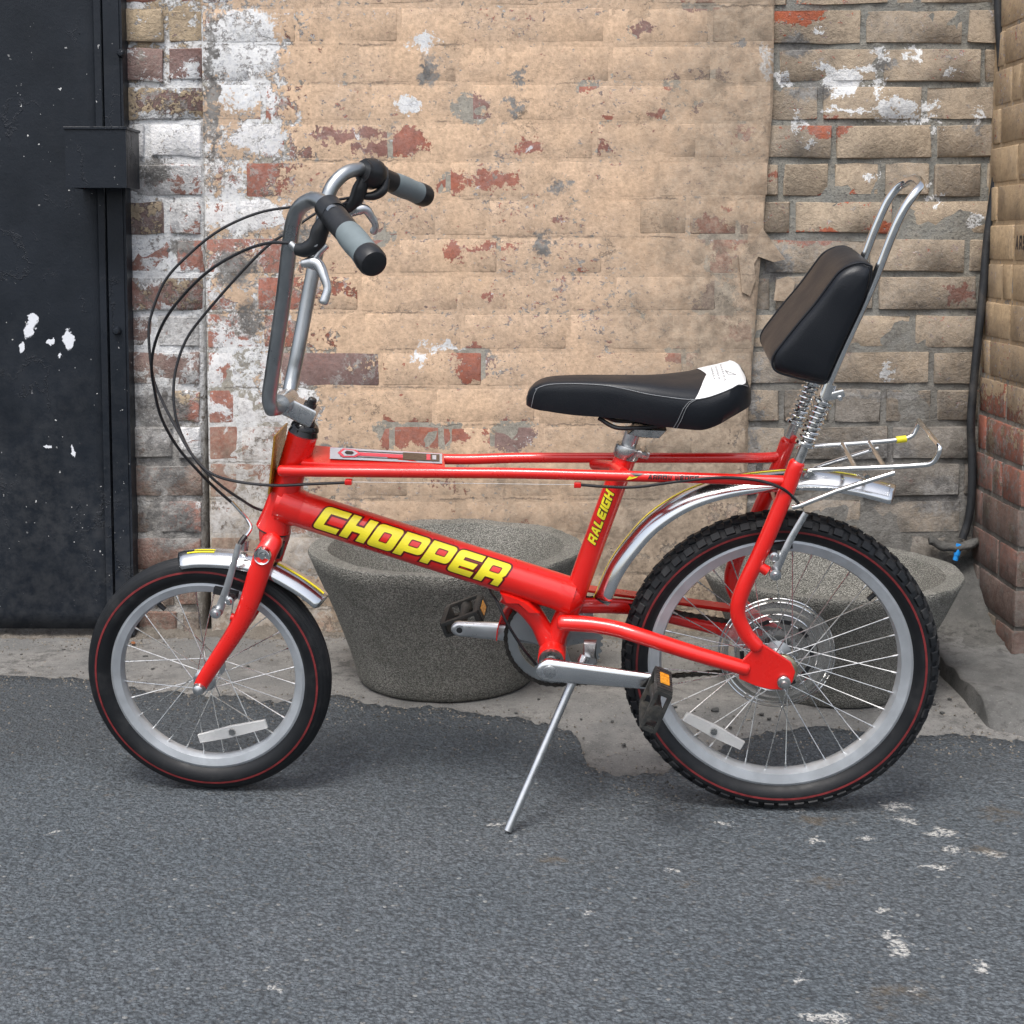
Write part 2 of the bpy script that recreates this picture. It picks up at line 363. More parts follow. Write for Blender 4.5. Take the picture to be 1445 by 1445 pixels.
# stops along X (-1.25 .. 1.25): (paint, whitewash, grime and painted light falloff rightwards)
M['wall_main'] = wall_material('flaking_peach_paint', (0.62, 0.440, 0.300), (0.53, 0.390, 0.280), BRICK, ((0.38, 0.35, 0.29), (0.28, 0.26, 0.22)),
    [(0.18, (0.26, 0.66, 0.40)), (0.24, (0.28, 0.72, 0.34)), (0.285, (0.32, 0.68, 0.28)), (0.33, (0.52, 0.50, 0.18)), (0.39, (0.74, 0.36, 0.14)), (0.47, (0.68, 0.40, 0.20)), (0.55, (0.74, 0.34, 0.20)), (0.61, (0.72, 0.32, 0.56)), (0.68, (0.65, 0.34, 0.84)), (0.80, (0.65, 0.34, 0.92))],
    [(0.0, (0.40, 0.45, 0.90)), (0.16, (0.44, 0.42, 0.70)), (0.27, (0.50, 0.40, 0.46)), (0.42, (0.60, 0.34, 0.18)), (0.7, (0.66, 0.38, 0.06)), (1.0, (0.66, 0.46, 0.06))],  # stops up the wall: dirt low down, with light falloff painted in
    ell([(495, 190, 55, 8), (550, 212, 48, 9), (575, 200, 22, 20), (665, 153, 22, 20), (742, 206, 17, 13), (640, 258, 20, 16), (700, 255, 34, 12), (825, 122, 13, 12), (640, 357, 10, 15), (690, 350, 40, 5), (690, 416, 9, 10), (665, 510, 24, 24), (555, 612, 22, 20), (610, 612, 45, 18), (722, 612, 30, 20), (1000, 325, 22, 18), (1020, 345, 16, 14), (1012, 425, 28, 24), (1050, 470, 22, 10), (960, 505, 20, 10), (345, 505, 30, 14), (340, 600, 38, 14), (335, 555, 30, 14), (365, 190, 32, 22), (340, 300, 55, 22), (250, 205, 28, 12), (1190, 15, 40, 14), (540, 335, 16, 12), (860, 170, 10, 8), (905, 40, 12, 8), (990, 8, 26, 7), (930, 165, 16, 9), (985, 150, 8, 9), (1050, 185, 9, 13), (850, 210, 8, 9), (790, 310, 7, 6), (1040, 330, 14, 12), (1015, 370, 16, 18), (1020, 385, 14, 10), (905, 440, 5, 7), (1010, 105, 12, 8), (950, 118, 6, 10), (1030, 290, 8, 4)]),
    ell([(345, 60, 55, 55), (340, 130, 35, 30), (600, 60, 22, 16), (575, 150, 18, 14), (595, 500, 6, 20), (630, 490, 22, 6), (1085, 90, 10, 26)]),
    ell([(605, 100, 14, 22), (735, 108, 12, 12), (725, 150, 9, 14), (765, 345, 14, 20), (790, 258, 12, 12), (1040, 60, 8, 8), (690, 500, 8, 6), (300, 130, 9, 120), (420, 330, 20, 20), (470, 640, 40, 10), (330, 380, 30, 24), (350, 450, 20, 24)]), seed=0.0, film=.15, joints=1.0, tint=(0.37, 0.305, 0.235))
M['wall_left'] = wall_material('whitewashed_brick', (0.50, 0.39, 0.26), (0.42, 0.33, 0.23), BRICK, ((0.55, 0.54, 0.52), (0.36, 0.345, 0.32)),
    [(0.0, (0.34, 0.60, 0.32)), (1.0, (0.34, 0.60, 0.32))],
    [(0.0, (0.35, 0.36, 0.80)), (0.3, (0.38, 0.44, 0.55)), (0.45, (0.38, 0.55, 0.25)), (0.75, (0.46, 0.62, 0.15)), (1.0, (0.62, 0.58, 0.15))],
    None, ell([(240, 165, 55, 8), (235, 120, 50, 8), (270, 105, 14, 14), (210, 395, 20, 9), (250, 388, 40, 5), (230, 440, 45, 6)]),
    ell([(225, 580, 40, 30), (230, 660, 40, 40), (215, 240, 26, 20), (260, 350, 20, 10), (240, 740, 40, 40)]), seed=3.1, bumpd=0.009, film=.2)
M['wall_right'] = wall_material('ochre_painted_brick', (0.42, 0.335, 0.245), (0.33, 0.27, 0.205), ((0.42, 0.12, 0.06), (0.36, 0.12, 0.08), (0.26, 0.12, 0.09)), ((0.235, 0.235, 0.215), (0.30, 0.285, 0.245)),
    [(0.0, (0.72, 0.25, 0.22)), (1.0, (0.74, 0.25, 0.26))],
    [(0.0, (0.46, 0.42, 0.85)), (0.27, (0.50, 0.42, 0.82)), (0.42, (0.58, 0.36, 0.62)), (0.55, (0.62, 0.30, 0.42)), (0.72, (0.58, 0.44, 0.30)), (1.0, (0.58, 0.38, 0.28))],
    ell([(1170, 180, 34, 13), (1195, 278, 30, 7), (1100, 245, 7, 8), (1150, 335, 48, 10), (1355, 415, 16, 12), (1130, 18, 30, 14), (1250, 320, 20, 8)]),
    ell([(1270, 150, 34, 13), (1190, 115, 28, 22), (1200, 155, 36, 5), (1280, 165, 50, 4), (1385, 160, 10, 9), (1290, 75, 8, 12), (1245, 78, 9, 9), (1255, 525, 11, 14), (1165, 95, 12, 8), (1225, 96, 22, 7), (1128, 172, 7, 14), (1140, 200, 10, 4), (1318, 150, 9, 7), (1348, 101, 7, 6), (1240, 125, 8, 16), (1325, 285, 6, 9), (1382, 310, 5, 9), (1320, 182, 6, 4), (1108, 110, 9, 9), (1160, 40, 6, 5), (1230, 250, 8, 6), (1300, 262, 10, 6)]),
    ell([(1250, 88, 16, 8), (1120, 65, 22, 16), (1145, 128, 26, 13), (1378, 180, 14, 8), (1250, 560, 70, 5), (1064, 620, 9, 130), (1240, 640, 60, 14), (1120, 440, 14, 40), (1100, 372, 20, 26), (1330, 700, 40, 30)]), mortar_off=0.75, seed=5.7, tint=(0.21, 0.20, 0.185), bumpd=0.008)
M['wall_pier'] = wall_material('ochre_pier_brick', (0.46, 0.335, 0.205), (0.37, 0.275, 0.18), ((0.36, 0.12, 0.07), (0.30, 0.11, 0.08), (0.22, 0.12, 0.09)), ((0.33, 0.31, 0.27), (0.27, 0.25, 0.22)),
    [(0.0, (0.72, 0.18, 0.26)), (1.0, (0.72, 0.18, 0.26))],
    [(0.0, (0.22, 0.36, 1.0)), (0.14, (0.28, 0.34, 0.98)), (0.24, (0.32, 0.34, 0.70)), (0.34, (0.38, 0.30, 0.44)), (0.45, (0.50, 0.24, 0.34)), (0.6, (0.66, 0.20, 0.26)), (1.0, (0.72, 0.2, 0.24))],
    None, None, None, mortar_off=0.2, seed=8.3, tint=(0.13, 0.12, 0.11), bumpd=0.003)

# ------------------------------------------------------------------ ground
def gz(Y):
    t = max(0.0, min(1.0, (Y - 2.36) / 0.42)); return 0.024 * t * t * (3 - 2 * t)
def asphalt():
    n = NT('asphalt'); P = n.pos()
    big = n.noise(P, 2.2, 6, 0.6); med = n.noise(P, 28, 6, 0.65)
    v = n.vor(P, 190, out='Color'); vd = n.vor(P, 190); s = n.sep(v); mot = n.noise(P, 85, 5, .68)
    g = n.add(n.step(s[0], 0.0, 1.0, 0.78, 1.18, smooth=False), n.mul(n.add(mot, -.5), 2.2))
    col = n.mix(n.step(big, 0.3, 0.7), (0.128, 0.150, 0.168), (0.160, 0.180, 0.197))
    col = n.mix(1.0, col, n.comb(g, g, g), 'MULTIPLY')
    col = n.mix(n.step(s[1], 0.93, 0.98, 0, .4), col, (0.24, 0.225, 0.20)); col = n.mix(n.step(s[2], 0.995, 0.998, 0, .7), col, (0.42, 0.42, 0.40))
    col = n.mix(n.mul(n.step(vd, 0.45, 0.70), .55), col, (0.045, 0.050, 0.056))
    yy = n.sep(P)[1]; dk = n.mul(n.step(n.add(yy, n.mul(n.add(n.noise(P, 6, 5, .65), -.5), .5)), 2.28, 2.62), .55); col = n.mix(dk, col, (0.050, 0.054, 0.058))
    wig = n.vmath('MULTIPLY', n.vmath('SUBTRACT', n.noise(P, 30, 6, .7, color=True), (.5, .5, .5)), (0.10, 0.10, 0.0)); PD = n.vmath('ADD', P, wig)
    def gp(items): 
        out = []
        for px, py, rx, ry in items:
            p = G(px, py, 0.0); k = (p.y) / FPX; out.append(((p.x, p.y, 0), (rx * k, ry * k * 2.6, 1.0)))
        return out
    wh = n.patches(PD, gp([(1265, 1138, 18, 5), (1278, 1157, 16, 4), (1325, 1175, 20, 5), (1345, 1200, 14, 3), (1398, 1205, 16, 4), (1268, 1338, 16, 7), (1262, 1320, 16, 3), (1170, 1437, 30, 5), (1150, 1185, 11, 4), (955, 1228, 9, 2), (1025, 1162, 6, 3), (1130, 1142, 10, 2), (1390, 1365, 10, 4), (1285, 1395, 8, 3), (1240, 1285, 9, 3), (1225, 1185, 12, 2), (1130, 1380, 10, 3), (395, 1395, 7, 4), (75, 1177, 7, 2), (1320, 1225, 14, 2), (830, 1290, 5, 2), (700, 1165, 8, 3)]))
    wm = n.mul(n.step(wh, 1.5, 0.7), n.step(n.noise(P, 140, 4, .65), 0.43, 0.53)); col = n.mix(wm, col, (0.62, 0.61, 0.58))
    br = n.patches(PD, gp([(1410, 1150, 40, 9), (1160, 1160, 40, 9), (1270, 1400, 60, 14), (1250, 1425, 40, 10), (790, 1215, 40, 6), (1170, 1245, 40, 8), (960, 1245, 20, 5), (160, 1125, 16, 3), (1390, 1200, 30, 8)]))
    bm_ = n.mul(n.step(br, 1.3, 0.3), n.step(med, 0.4, 0.62, 0, .6)); col = n.mix(bm_, col, (0.15, 0.115, 0.075))
    n.set(Base_Color=col, Roughness=n.step(s[1], 0, 1, 0.62, 0.92), Specular_IOR_Level=0.35)
    h = n.add(n.mul(vd, -.8), n.mul(mot, 2.4)); n.bump(h, 0.0068, 0.95)
    return n.m
def concrete(name, c0, c1, dark, scale=1.0, gravel=0.25, bumpd=0.002):
    n = NT(name); P = n.pos(); a = n.noise(P, 4 * scale, 8, .65); b = n.noise(P, 40 * scale, 7, .7); c = n.noise(P, 260, 4, .6)
    col = n.mix(n.step(a, .35, .65), c0, c1); col = n.mix(n.step(n.add(n.mul(a, .6), n.mul(b, .6)), .60, .78, 0, .85), col, dark); col = n.mix(n.step(n.noise(P, 11, 6, .75), .50, .64, 0, .45), col, tuple(x * .55 for x in c0)); col = n.mix(n.step(c, .6, .72, 0, gravel), col, (0.42, 0.41, 0.38)); col = n.mix(n.step(c, .40, .30, 0, gravel * 1.4), col, tuple(x * .4 for x in dark))
    n.set(Base_Color=col, Roughness=.9, Specular_IOR_Level=.25); n.bump(n.add(n.mul(b, 1.0), n.mul(c, .5)), bumpd, .8); return n.m
def aggregate():
    n = NT('exposed_aggregate'); P = n.objc(); v = n.vor(P, 400, out='Color'); vd = n.vor(P, 400); s = n.sep(v); a = n.noise(P, 5, 7, .65); z = n.sep(P)[2]
    g = n.step(s[0], 0, 1, .65, 1.35, smooth=False)
    col = n.mix(1.0, n.mix(n.step(a, .35, .65), (0.235, 0.23, 0.205), (0.31, 0.30, 0.27)), n.comb(g, g, g), 'MULTIPLY')
    col = n.mix(n.step(vd, .42, .65, 0, .7), col, (0.08, 0.08, 0.07))
    col = n.mix(n.mul(n.step(n.noise(P, 9, 7, .7), .55, .7), .4), col, (0.07, 0.07, 0.055))
    n.set(Base_Color=col, Roughness=.92, Specular_IOR_Level=.25); n.bump(n.add(n.mul(vd, -1), n.mul(n.noise(P, 60, 5), .8)), 0.0035, .9); return n.m
M['asphalt'] = asphalt()
M['apron'] = concrete('old_concrete', (0.15, 0.149, 0.144), (0.235, 0.227, 0.213), (0.07, 0.068, 0.065), 1.0, .6, .004)
M['kerb'] = concrete('grimy_concrete', (0.085, 0.085, 0.082), (0.155, 0.152, 0.146), (0.045, 0.044, 0.042), 1.2, .25, .003)
M['haunch'] = concrete('dark_mortar_haunch', (0.065, 0.065, 0.062), (0.12, 0.117, 0.11), (0.03, 0.03, 0.028), 1.5, .2, .004)
M['agg'] = aggregate()

EDGE = [(-400, 958), (0, 961), (60, 966), (120, 964), (200, 980), (250, 985), (330, 992), (390, 1000), (430, 992), (480, 990), (520, 1000), (560, 1004), (620, 1006), (690, 1014), (740, 1020), (780, 1028), (806, 1034), (818, 1044), (823, 1060), (829, 1074), (845, 1080), (880, 1086), (940, 1082), (985, 1064), (1030, 1046), (1100, 1032), (1160, 1026), (1220, 1034), (1290, 1042), (1350, 1036), (1400, 1042), (1450, 1046), (1900, 1060)]
# worn back edge of the road: a line of points, then rows running back to the open yard
edge_pts = []
EP = [G(x, y, 0.012) for x, y in EDGE]
for i in range(len(EP) - 1):
    a, b = EP[i], EP[i + 1]; m = max(2, int((b - a).length / 0.007)) if -0.9 < a.x < 1.2 else 3
    for k in range(m):
        p = a.lerp(b, k / m); q = Vector((p.x * 17, p.y * 17, 2.0)); q2 = Vector((p.x * 70, p.y * 70, 5.0))
        edge_pts.append(Vector((p.x, p.y + noise.noise(q) * .020 + noise.noise(q2) * .014 + noise.noise(q2 * 2.7) * .006, 0)))
edge_pts.append(EP[-1]); edge_pts = [Vector((-60, edge_pts[0].y, 0))] + edge_pts + [Vector((60, edge_pts[-1].y, 0))]
edge_x = 0
v, f = [], []; nE = len(edge_pts); NR = 26
for p in edge_pts:
    v.append(Vector((p.x, p.y + .006, gz(p.y) - .011)))
    v.append(Vector((p.x, p.y, gz(p.y) + .0)))
    y1 = 1.9
    for k in range(1, NR - 2):
        y = p.y + (y1 - p.y) * (k / (NR - 3)); v.append(Vector((p.x, y, gz(y))))
    v.append(Vector((p.x, -1.0, 0))); v.append(Vector((p.x, -60, 0)))
row = NR + 1
v2 = []
cnt = len(v) // nE
for i in range(nE - 1):
    for k in range(cnt - 1): f.append((i * cnt + k, (i + 1) * cnt + k, (i + 1) * cnt + k + 1, i * cnt + k + 1))
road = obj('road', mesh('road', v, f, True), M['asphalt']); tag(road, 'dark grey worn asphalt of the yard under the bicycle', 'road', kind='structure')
# concrete apron along the foot of the wall
v, f = [], []; NXA, NYA = 220, 60
for i in range(NXA + 1):
    x = -2.4 + 4.6 * i / NXA
    for j in range(NYA + 1):
        y = 2.0 + 1.5 * j / NYA
        h = noise.noise(Vector((x * 7, y * 7, 0))) * .003 + noise.noise(Vector((x * 28, y * 28, 3))) * .0016
        near = max(0, min(1, (y - 2.55) / .2)); v.append(Vector((x, y, gz(y) - .008 + h * near - .003 * (1 - near))))
for i in range(NXA):
    for j in range(NYA): a = i * (NYA + 1) + j; f.append((a, a + NYA + 1, a + NYA + 2, a + 1))
apron = obj('pavement', mesh('pavement', v, f, True), M['apron']); tag(apron, 'pale grey concrete strip along the foot of the brick wall', 'pavement', kind='structure')

# ------------------------------------------------------------------ walls
def course_z(k): return zj + COURSE * k
def brick_mesh(name, L, H, D, seed, rough, chamf):
    """squared block: a nearly flat face with worn arrises"""
    rs = random.Random(seed); c = max(.0025, chamf * 2.2)
    xs = [-L / 2, -L / 2 + c] + ([-L / 6, L / 6] if L > .15 else [0.0]) + [L / 2 - c, L / 2]; zs = [-H / 2, -H / 2 + c, H / 2 - c, H / 2]; nx, nz = len(xs) - 1, 3; v = []; f = []
    for j in range(nz + 1):
        for i in range(nx + 1):
            bx, bz = i in (0, nx), j in (0, nz); x, z, y = xs[i], zs[j], rs.uniform(-1, 1) * rough
            if bx or bz: y += chamf * rs.uniform(.5, 1.6)
            if bx and bz: y += chamf * rs.uniform(.4, 1.8); x *= .99; z *= .96
            if not bx: x += rs.uniform(-1, 1) * rough
            if bx: x -= math.copysign(rs.uniform(0, rough * 2.0), x)
            if bz: z -= math.copysign(rs.uniform(0, rough * 2.0), z)
            v.append(Vector((x, y, z)))
    k = len(v); idx = [i for i in range(nx + 1)] + [(j + 1) * (nx + 1) - 1 for j in range(1, nz + 1)] + [nz * (nx + 1) + i for i in range(nx - 1, -1, -1)] + [j * (nx + 1) for j in range(nz - 1, 0, -1)]
    for j in range(nz):
        for i in range(nx): a = j * (nx + 1) + i; f.append((a, a + 1, a + nx + 2, a + nx + 1))
    r2 = [Vector((v[i].x * 1.004, D, v[i].z * 1.01)) for i in idx]; n = len(idx); v += r2
    for q in range(n):
        q2 = (q + 1) % n; f.append((idx[q], idx[q2], k + q2, k + q))
    me = mesh(name, v, f, True)
    try: me.set_sharp_from_angle(angle=rad(50))
    except Exception: pass
    return me
def brick_set(rough, chamf, seed):
    out = {}
    for nm, L in (('s', .226), ('h', .106), ('q', .052)):
        out[nm] = [brick_mesh('brick', L, .0765, .055, seed + i * 7 + len(nm + str(L)), rough, chamf) for i in range(6)]
    return out
def lay_course(x0, x1, kind, shift, rs):
    """list of (centre, length, type) filling x0..x1"""
    out = []; x = x0; first = True
    while x < x1 - .02:
        L = .106 if kind == 'h' else .226
        if kind == 'f': L = .226 if (len(out) % 3) else .106
        if first: L = max(.05, L * shift); first = False
        L *= rs.uniform(.97, 1.03); L = min(L, x1 - x)
        if x1 - (x + L + .01) < .04: L = x1 - x
        t = 's' if L > .16 else ('h' if L > .075 else 'q')
        out.append((x + L / 2, L, t)); x += L + .0105
    return out
def mortar_bed(name, x0, x1, z0, z1, y, mat, parent, amp, seed, back=.09, endf=None):
    nx, nz = max(2, int((x1 - x0) / .018)), int((z1 - z0) / .018); v = []; f = []
    for i in range(nx + 1):
        for j in range(nz + 1):
            z = z0 + (z1 - z0) * j / nz; x = x0 + ((endf(z) if endf else x1) - x0) * i / nx
            h = noise.noise(Vector((x * 9 + seed, z * 9, 0))) * amp + noise.noise(Vector((x * 34 + seed, z * 34, 2))) * amp * .55
            v.append(Vector((x, y + h, z)))
    for i in range(nx):
        for j in range(nz): a = i * (nz + 1) + j; f.append((a, a + nz + 1, a + nz + 2, a + 1))
    k = len(v); v += [Vector((x0, y + back, z0)), Vector((x1, y + back, z0)), Vector((x1, y + back, z1)), Vector((x0, y + back, z1))]
    c = [0, nx * (nz + 1), nx * (nz + 1) + nz, nz]
    f += [(k, k + 1, k + 2, k + 3)]
    f += [tuple([i * (nz + 1) for i in range(nx + 1)][::-1]) + (k, k + 1), tuple(i * (nz + 1) + nz for i in range(nx + 1)) + (k + 2, k + 3)]
    f += [tuple(range(0, nz + 1)) + (k + 3, k), tuple(range(nx * (nz + 1), nx * (nz + 1) + nz + 1))[::-1] + (k + 1, k + 2)]
    o = obj(name, mesh(name, v, f, True), mat, parent); o.color = (.5, .5, .5, 0); return o
ZB, ZT = -.03, 2.3
def brick_wall(name, x0, x1, y, mat, meshes, pattern, mortar_rec, amp, seed, label, tune, jit=.002, zt=ZT, tilt=.003, endf=None):
    w = empty(name, (0.5 * (x0 + x1), y, 0)); tag(w, label, 'wall', kind='thing'); rs = random.Random(seed)
    mo = mortar_bed('mortar', x0, x1, ZB, zt, y + mortar_rec, mat, w, amp, seed, endf=endf); mo.matrix_parent_inverse = Matrix.Translation((-w.location.x, -w.location.y, 0))
    k0 = int((ZB - zj) / COURSE) - 1
    for k in range(k0, 40):
        zc = course_z(k) + COURSE / 2
        if zc - .03 < ZB or zc + .04 > zt: continue
        kind, sh = pattern[k % len(pattern)]
        for cx, L, t in lay_course(x0 + .003, (endf(zc) if endf else x1) - .003 + (rs.uniform(-.006, .004) if endf else 0), kind, sh + rs.uniform(-.06, .06), rs):
            base = {'s': .226, 'h': .106, 'q': .052}[t]
            o = obj('brick', rs.choice(meshes[t]), mat, w)
            o.location = Vector((cx, y + rs.uniform(-jit, jit), zc + rs.uniform(-.0018, .0018))) - w.location
            o.scale = (L / base, 1, rs.uniform(.97, 1.03)); o.rotation_euler = (rs.uniform(-tilt, tilt) * 2, rs.uniform(-tilt, tilt), rs.uniform(-tilt, tilt) * 2)
            o.color = tune(cx, zc, rs)
    return w
def step_x(z):
    t = max(0, min(1, (z - .5) / .75)); return W(1054, 600, WY).x + (W(1092, 60, WY).x - W(1054, 600, WY).x) * t
def crack_x(z):
    return W(293, 0, WY).x - .009 - .022 * max(0, (1.45 - z) / 1.0) + noise.noise(Vector((z * 9, 3, 0))) * .004
XCRACK = W(291, 400, WY).x; XSTEP = W(1078, 300, WY).x; XDOOR = W(178, 420, WY).x; XPIER = 1.072
def clampc(a, b, c): return (max(0, min(1, a)), max(0, min(1, b)), max(0, min(1, c)), 1)
def tune_main(x, z, rs):
    p, w, g = .5 + rs.uniform(-.10, .12), .5 + rs.uniform(-.2, .12), .5 + rs.uniform(-.12, .12)
    if x < -.40: p += rs.choice((-.2, 0, .1)); w += rs.uniform(-.25, .2)
    if .60 < z < .68 and x < .25: p -= .22
    return clampc(p, w, g)
def tune_left(x, z, rs):
    p = .5 + rs.choice((-.35, -.25, 0, .2)); w = .5 + rs.choice((-.42, -.35, -.15, .1)); return clampc(p, w, .5 + rs.uniform(-.25, .25))
def tune_right(x, z, rs): return clampc(.5 + rs.uniform(-.1, .2), .5 + rs.uniform(-.25, .0), .5 + rs.uniform(-.2, .25))
SET_A, SET_B, SET_C = brick_set(.0004, .0004, 11), brick_set(.0026, .0026, 31), brick_set(.0020, .0019, 57)
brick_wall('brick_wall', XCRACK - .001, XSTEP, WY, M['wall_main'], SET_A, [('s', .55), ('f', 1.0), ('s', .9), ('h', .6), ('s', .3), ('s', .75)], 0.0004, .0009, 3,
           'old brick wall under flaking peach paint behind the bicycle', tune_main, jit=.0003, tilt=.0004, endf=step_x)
brick_wall('brick_wall', XDOOR - .01, XCRACK - .007, WY + .004, M['wall_left'], SET_B, [('s', .9), ('h', 1.0), ('s', .45), ('s', .7), ('h', .55)], .0040, .0065, 5,
           'narrow whitewashed brick pier between black steel door and dark crack', tune_left, jit=.005, tilt=.016, endf=crack_x)
brick_wall('brick_wall', W(1030, 600, WY).x, XPIER + .09, WY + .016, M['wall_right'], SET_C, [('s', .85), ('s', .35), ('f', .6), ('s', .6), ('h', 1.0), ('s', 1.0)], .0045, .0070, 9,
           'ochre brick wall with deep grey mortar joints behind the padded backrest', tune_right, jit=.004, tilt=.013)
# backing masonry seen in the crack: dark gap closed behind
# projecting pier at the right: side face of headers and a front face
pier = empty('brick_pier', (XPIER, WY, 0)); tag(pier, 'projecting ochre brick pier with red lower bricks beside black cable', 'pier', kind='thing')
PY1 = 2.985; rs = random.Random(21); LEANP = 0.022
def pier_shear(o):
    return o
mb = MB(); d = .10
for zz in (0,): pass
v = []; f = []; nz = 90; ny = 16
for j in range(nz + 1):
    z = ZB + (ZT - ZB) * j / nz
    for i in range(ny + 1):
        y = PY1 + .004 + (WY + .02 - PY1) * i / ny
        v.append(Vector((XPIER + .0035 + LEANP * z + noise.noise(Vector((y * 20, z * 20, 4))) * .0012, y, z)))
for j in range(nz):
    for i in range(ny): a = j * (ny + 1) + i; f.append((a, a + 1, a + ny + 2, a + ny + 1))
k = len(v); nf = 24
for j in range(nz + 1):
    z = ZB + (ZT - ZB) * j / nz
    for i in range(nf + 1): 
        x = XPIER + .0035 + LEANP * z + 1.0 * i / nf; v.append(Vector((x, PY1 + .0035 + noise.noise(Vector((x * 20, z * 20, 9))) * .0012, z)))
for j in range(nz):
    for i in range(nf): a = k + j * (nf + 1) + i; f.append((a, a + 1, a + nf + 2, a + nf + 1))
mo = obj('mortar', mesh('mortar', [p - Vector((XPIER, WY, 0)) for p in v], f, True), M['wall_pier'], pier); mo.color = (.5, .5, .5, 0)
SET_P = brick_set(.0008, .0016, 83)
for k in range(-30, 40):
    zc = course_z(k) + COURSE / 2 + .03
    if zc - .03 < ZB or zc + .04 > ZT: continue
    xs = XPIER + LEANP * zc; even = k % 2 == 0
    # side face: bricks run along Y
    spans = [(PY1, PY1 + .106), (PY1 + .117, WY)] if even else [(PY1, PY1 + .226), (PY1 + .237, WY)]
    if k % 5 == 0: spans = [(PY1, PY1 + .106), (PY1 + .117, PY1 + .17), (PY1 + .18, WY)]
    for a, b in spans:
        L = b - a; t = 's' if L > .15 else ('h' if L > .075 else 'q'); base = {'s': .226, 'h': .106, 'q': .052}[t]
        o = obj('brick', rs.choice(SET_P[t]), M['wall_pier'], pier); o.location = Vector((xs + rs.uniform(-.001, .001), (a + b) / 2, zc)) - pier.location
        o.rotation_euler = (0, rs.uniform(-.004, .004) , -math.pi / 2); o.scale = (L / base, 1, 1.02)
        lowred = rs.choice((-.35, -.2, .15)) if zc < .75 else rs.uniform(-.05, .2)
        o.color = clampc(.5 + lowred, .5 + rs.uniform(-.2, 0), .5 + rs.uniform(-.2, .15))
    x = xs + .012; first = True
    for q in range(5):
        L = (.226 if not even else .106) if first else .226; first = False
        t = 's' if L > .15 else 'h'; o = obj('brick', rs.choice(SET_P[t]), M['wall_pier'], pier)
        o.location = Vector((x + L / 2 - (.010 if q == 0 else 0), PY1 - .001, zc)) - pier.location; o.scale = (1, .5, 1.02); x += L + .0105
        o.color = clampc(.5 + rs.uniform(-.3, .1), .5, .5 + rs.uniform(-.2, .2))
# ------------------------------------------------------------------ kerb block round the pier's foot and the mortar haunch behind it
KX, KY0, KZ = G(1383, 1006, .022).x, G(1383, 1006, .022).y, .052
def rough_block(name, pts_fn, nu, nv, mat):
    v = []; f = []
    for i in range(nu + 1):
        for j in range(nv + 1): v.append(pts_fn(i / nu, j / nv))
    for i in range(nu):
        for j in range(nv): a = i * (nv + 1) + j; f.append((a, a + nv + 1, a + nv + 2, a + 1))
    return obj(name, mesh(name, v, f, True), mat)
def kerb_pt(s, t):
    # s along the length (front slope then top to the wall), t from the left face up and over to the right
    def n3(p, k, a): return noise.noise(p * k) * a
    if t < .3: x = KX - .004 + .010 * (t / .3); zf = t / .3
    else: x = KX + .006 + (t - .3) / .7 * .55; zf = 1.0
    if s < .25: y = KY0 - .05 - .10 * min(1, max(0, (x - KX) / .12)) + (s / .25) * (.07 + .10 * min(1, max(0, (x - KX) / .12))); hf = (s / .25) ** .7
    else: y = KY0 + .02 + (s - .25) / .75 * (WY - KY0 + .03); hf = 1.0
    top = KZ + .03 * max(0, (y - 2.98)) / .3
    z = .0 + (gz(y) - .02) + (top - gz(y) + .02) * zf * hf
    p = Vector((x, y, z)); q = Vector((x * 1.0, y, z + 4))
    return p + Vector((n3(q, 14, .006) * (1 if t > .02 else 0), n3(q + Vector((7, 0, 0)), 14, .006), n3(q + Vector((0, 9, 0)), 18, .006) * zf + n3(q, 60, .0025) * zf))
kerb = rough_block('kerb', kerb_pt, 60, 70, M['kerb']); tag(kerb, 'low rough concrete kerb block round the foot of the brick pier', 'kerb', kind='structure')
def haunch_pt(s, t):
    x = .80 + s * .30; q = Vector((x * 9, t * 3, 1)); k = max(0, (x - .82) / .26)
    y0 = 3.02; y = y0 + (WY + .03 - y0) * t; h = gz(y) + .01 + (0.17 * k + .02) * t ** 1.6 + (.036 * k) * (1 - t)
    if s <= 0.0 or t <= 0.0: h = gz(y) - .02
    return Vector((x, y, h + noise.noise(q) * .012 + noise.noise(q * 4) * .006))
hau = rough_block('mortar_haunch', haunch_pt, 30, 30, M['haunch']); tag(hau, 'dark dirty mortar haunch in the corner behind the rear planter', 'mortar', kind='structure')

v = []; f = []; NXB, NYB = 420, 9
for i in range(NXB + 1):
    x = -1.35 + 2.30 * i / NXB; wd = .055 + .045 * noise.noise(Vector((x * 4, 0, 7))) + .02 * noise.noise(Vector((x * 17, 0, 2)))
    wd = max(.015, wd); hh = max(.004, .018 + .016 * noise.noise(Vector((x * 6, 3, 0))) + .008 * noise.noise(Vector((x * 25, 3, 0))))
    for j in range(NYB + 1):
        t = j / NYB; y = WY + .012 - (wd + .012) * t
        z = gz(y) - .0095 + hh * (1 - t) ** 1.7 + (noise.noise(Vector((x * 60, y * 60, 1))) * .0035 + noise.noise(Vector((x * 140, y * 140, 1))) * .0018) * (1 - t ** 3) - .002 * (t > .98)
        v.append(Vector((x, y, z)))
for i in range(NXB):
    for j in range(NYB): a = i * (NYB + 1) + j; f.append((a, a + 1, a + NYB + 2, a + NYB + 1))
M['dirt'] = concrete('packed_dirt', (0.13, 0.115, 0.095), (0.19, 0.17, 0.145), (0.05, 0.043, 0.036), 2.5, .5, .005)
dirt = obj('dirt', mesh('dirt', v, f, True), M['dirt']); tag(dirt, 'crumbled dirt and mortar banked along the foot of the wall', 'dirt', kind='stuff')

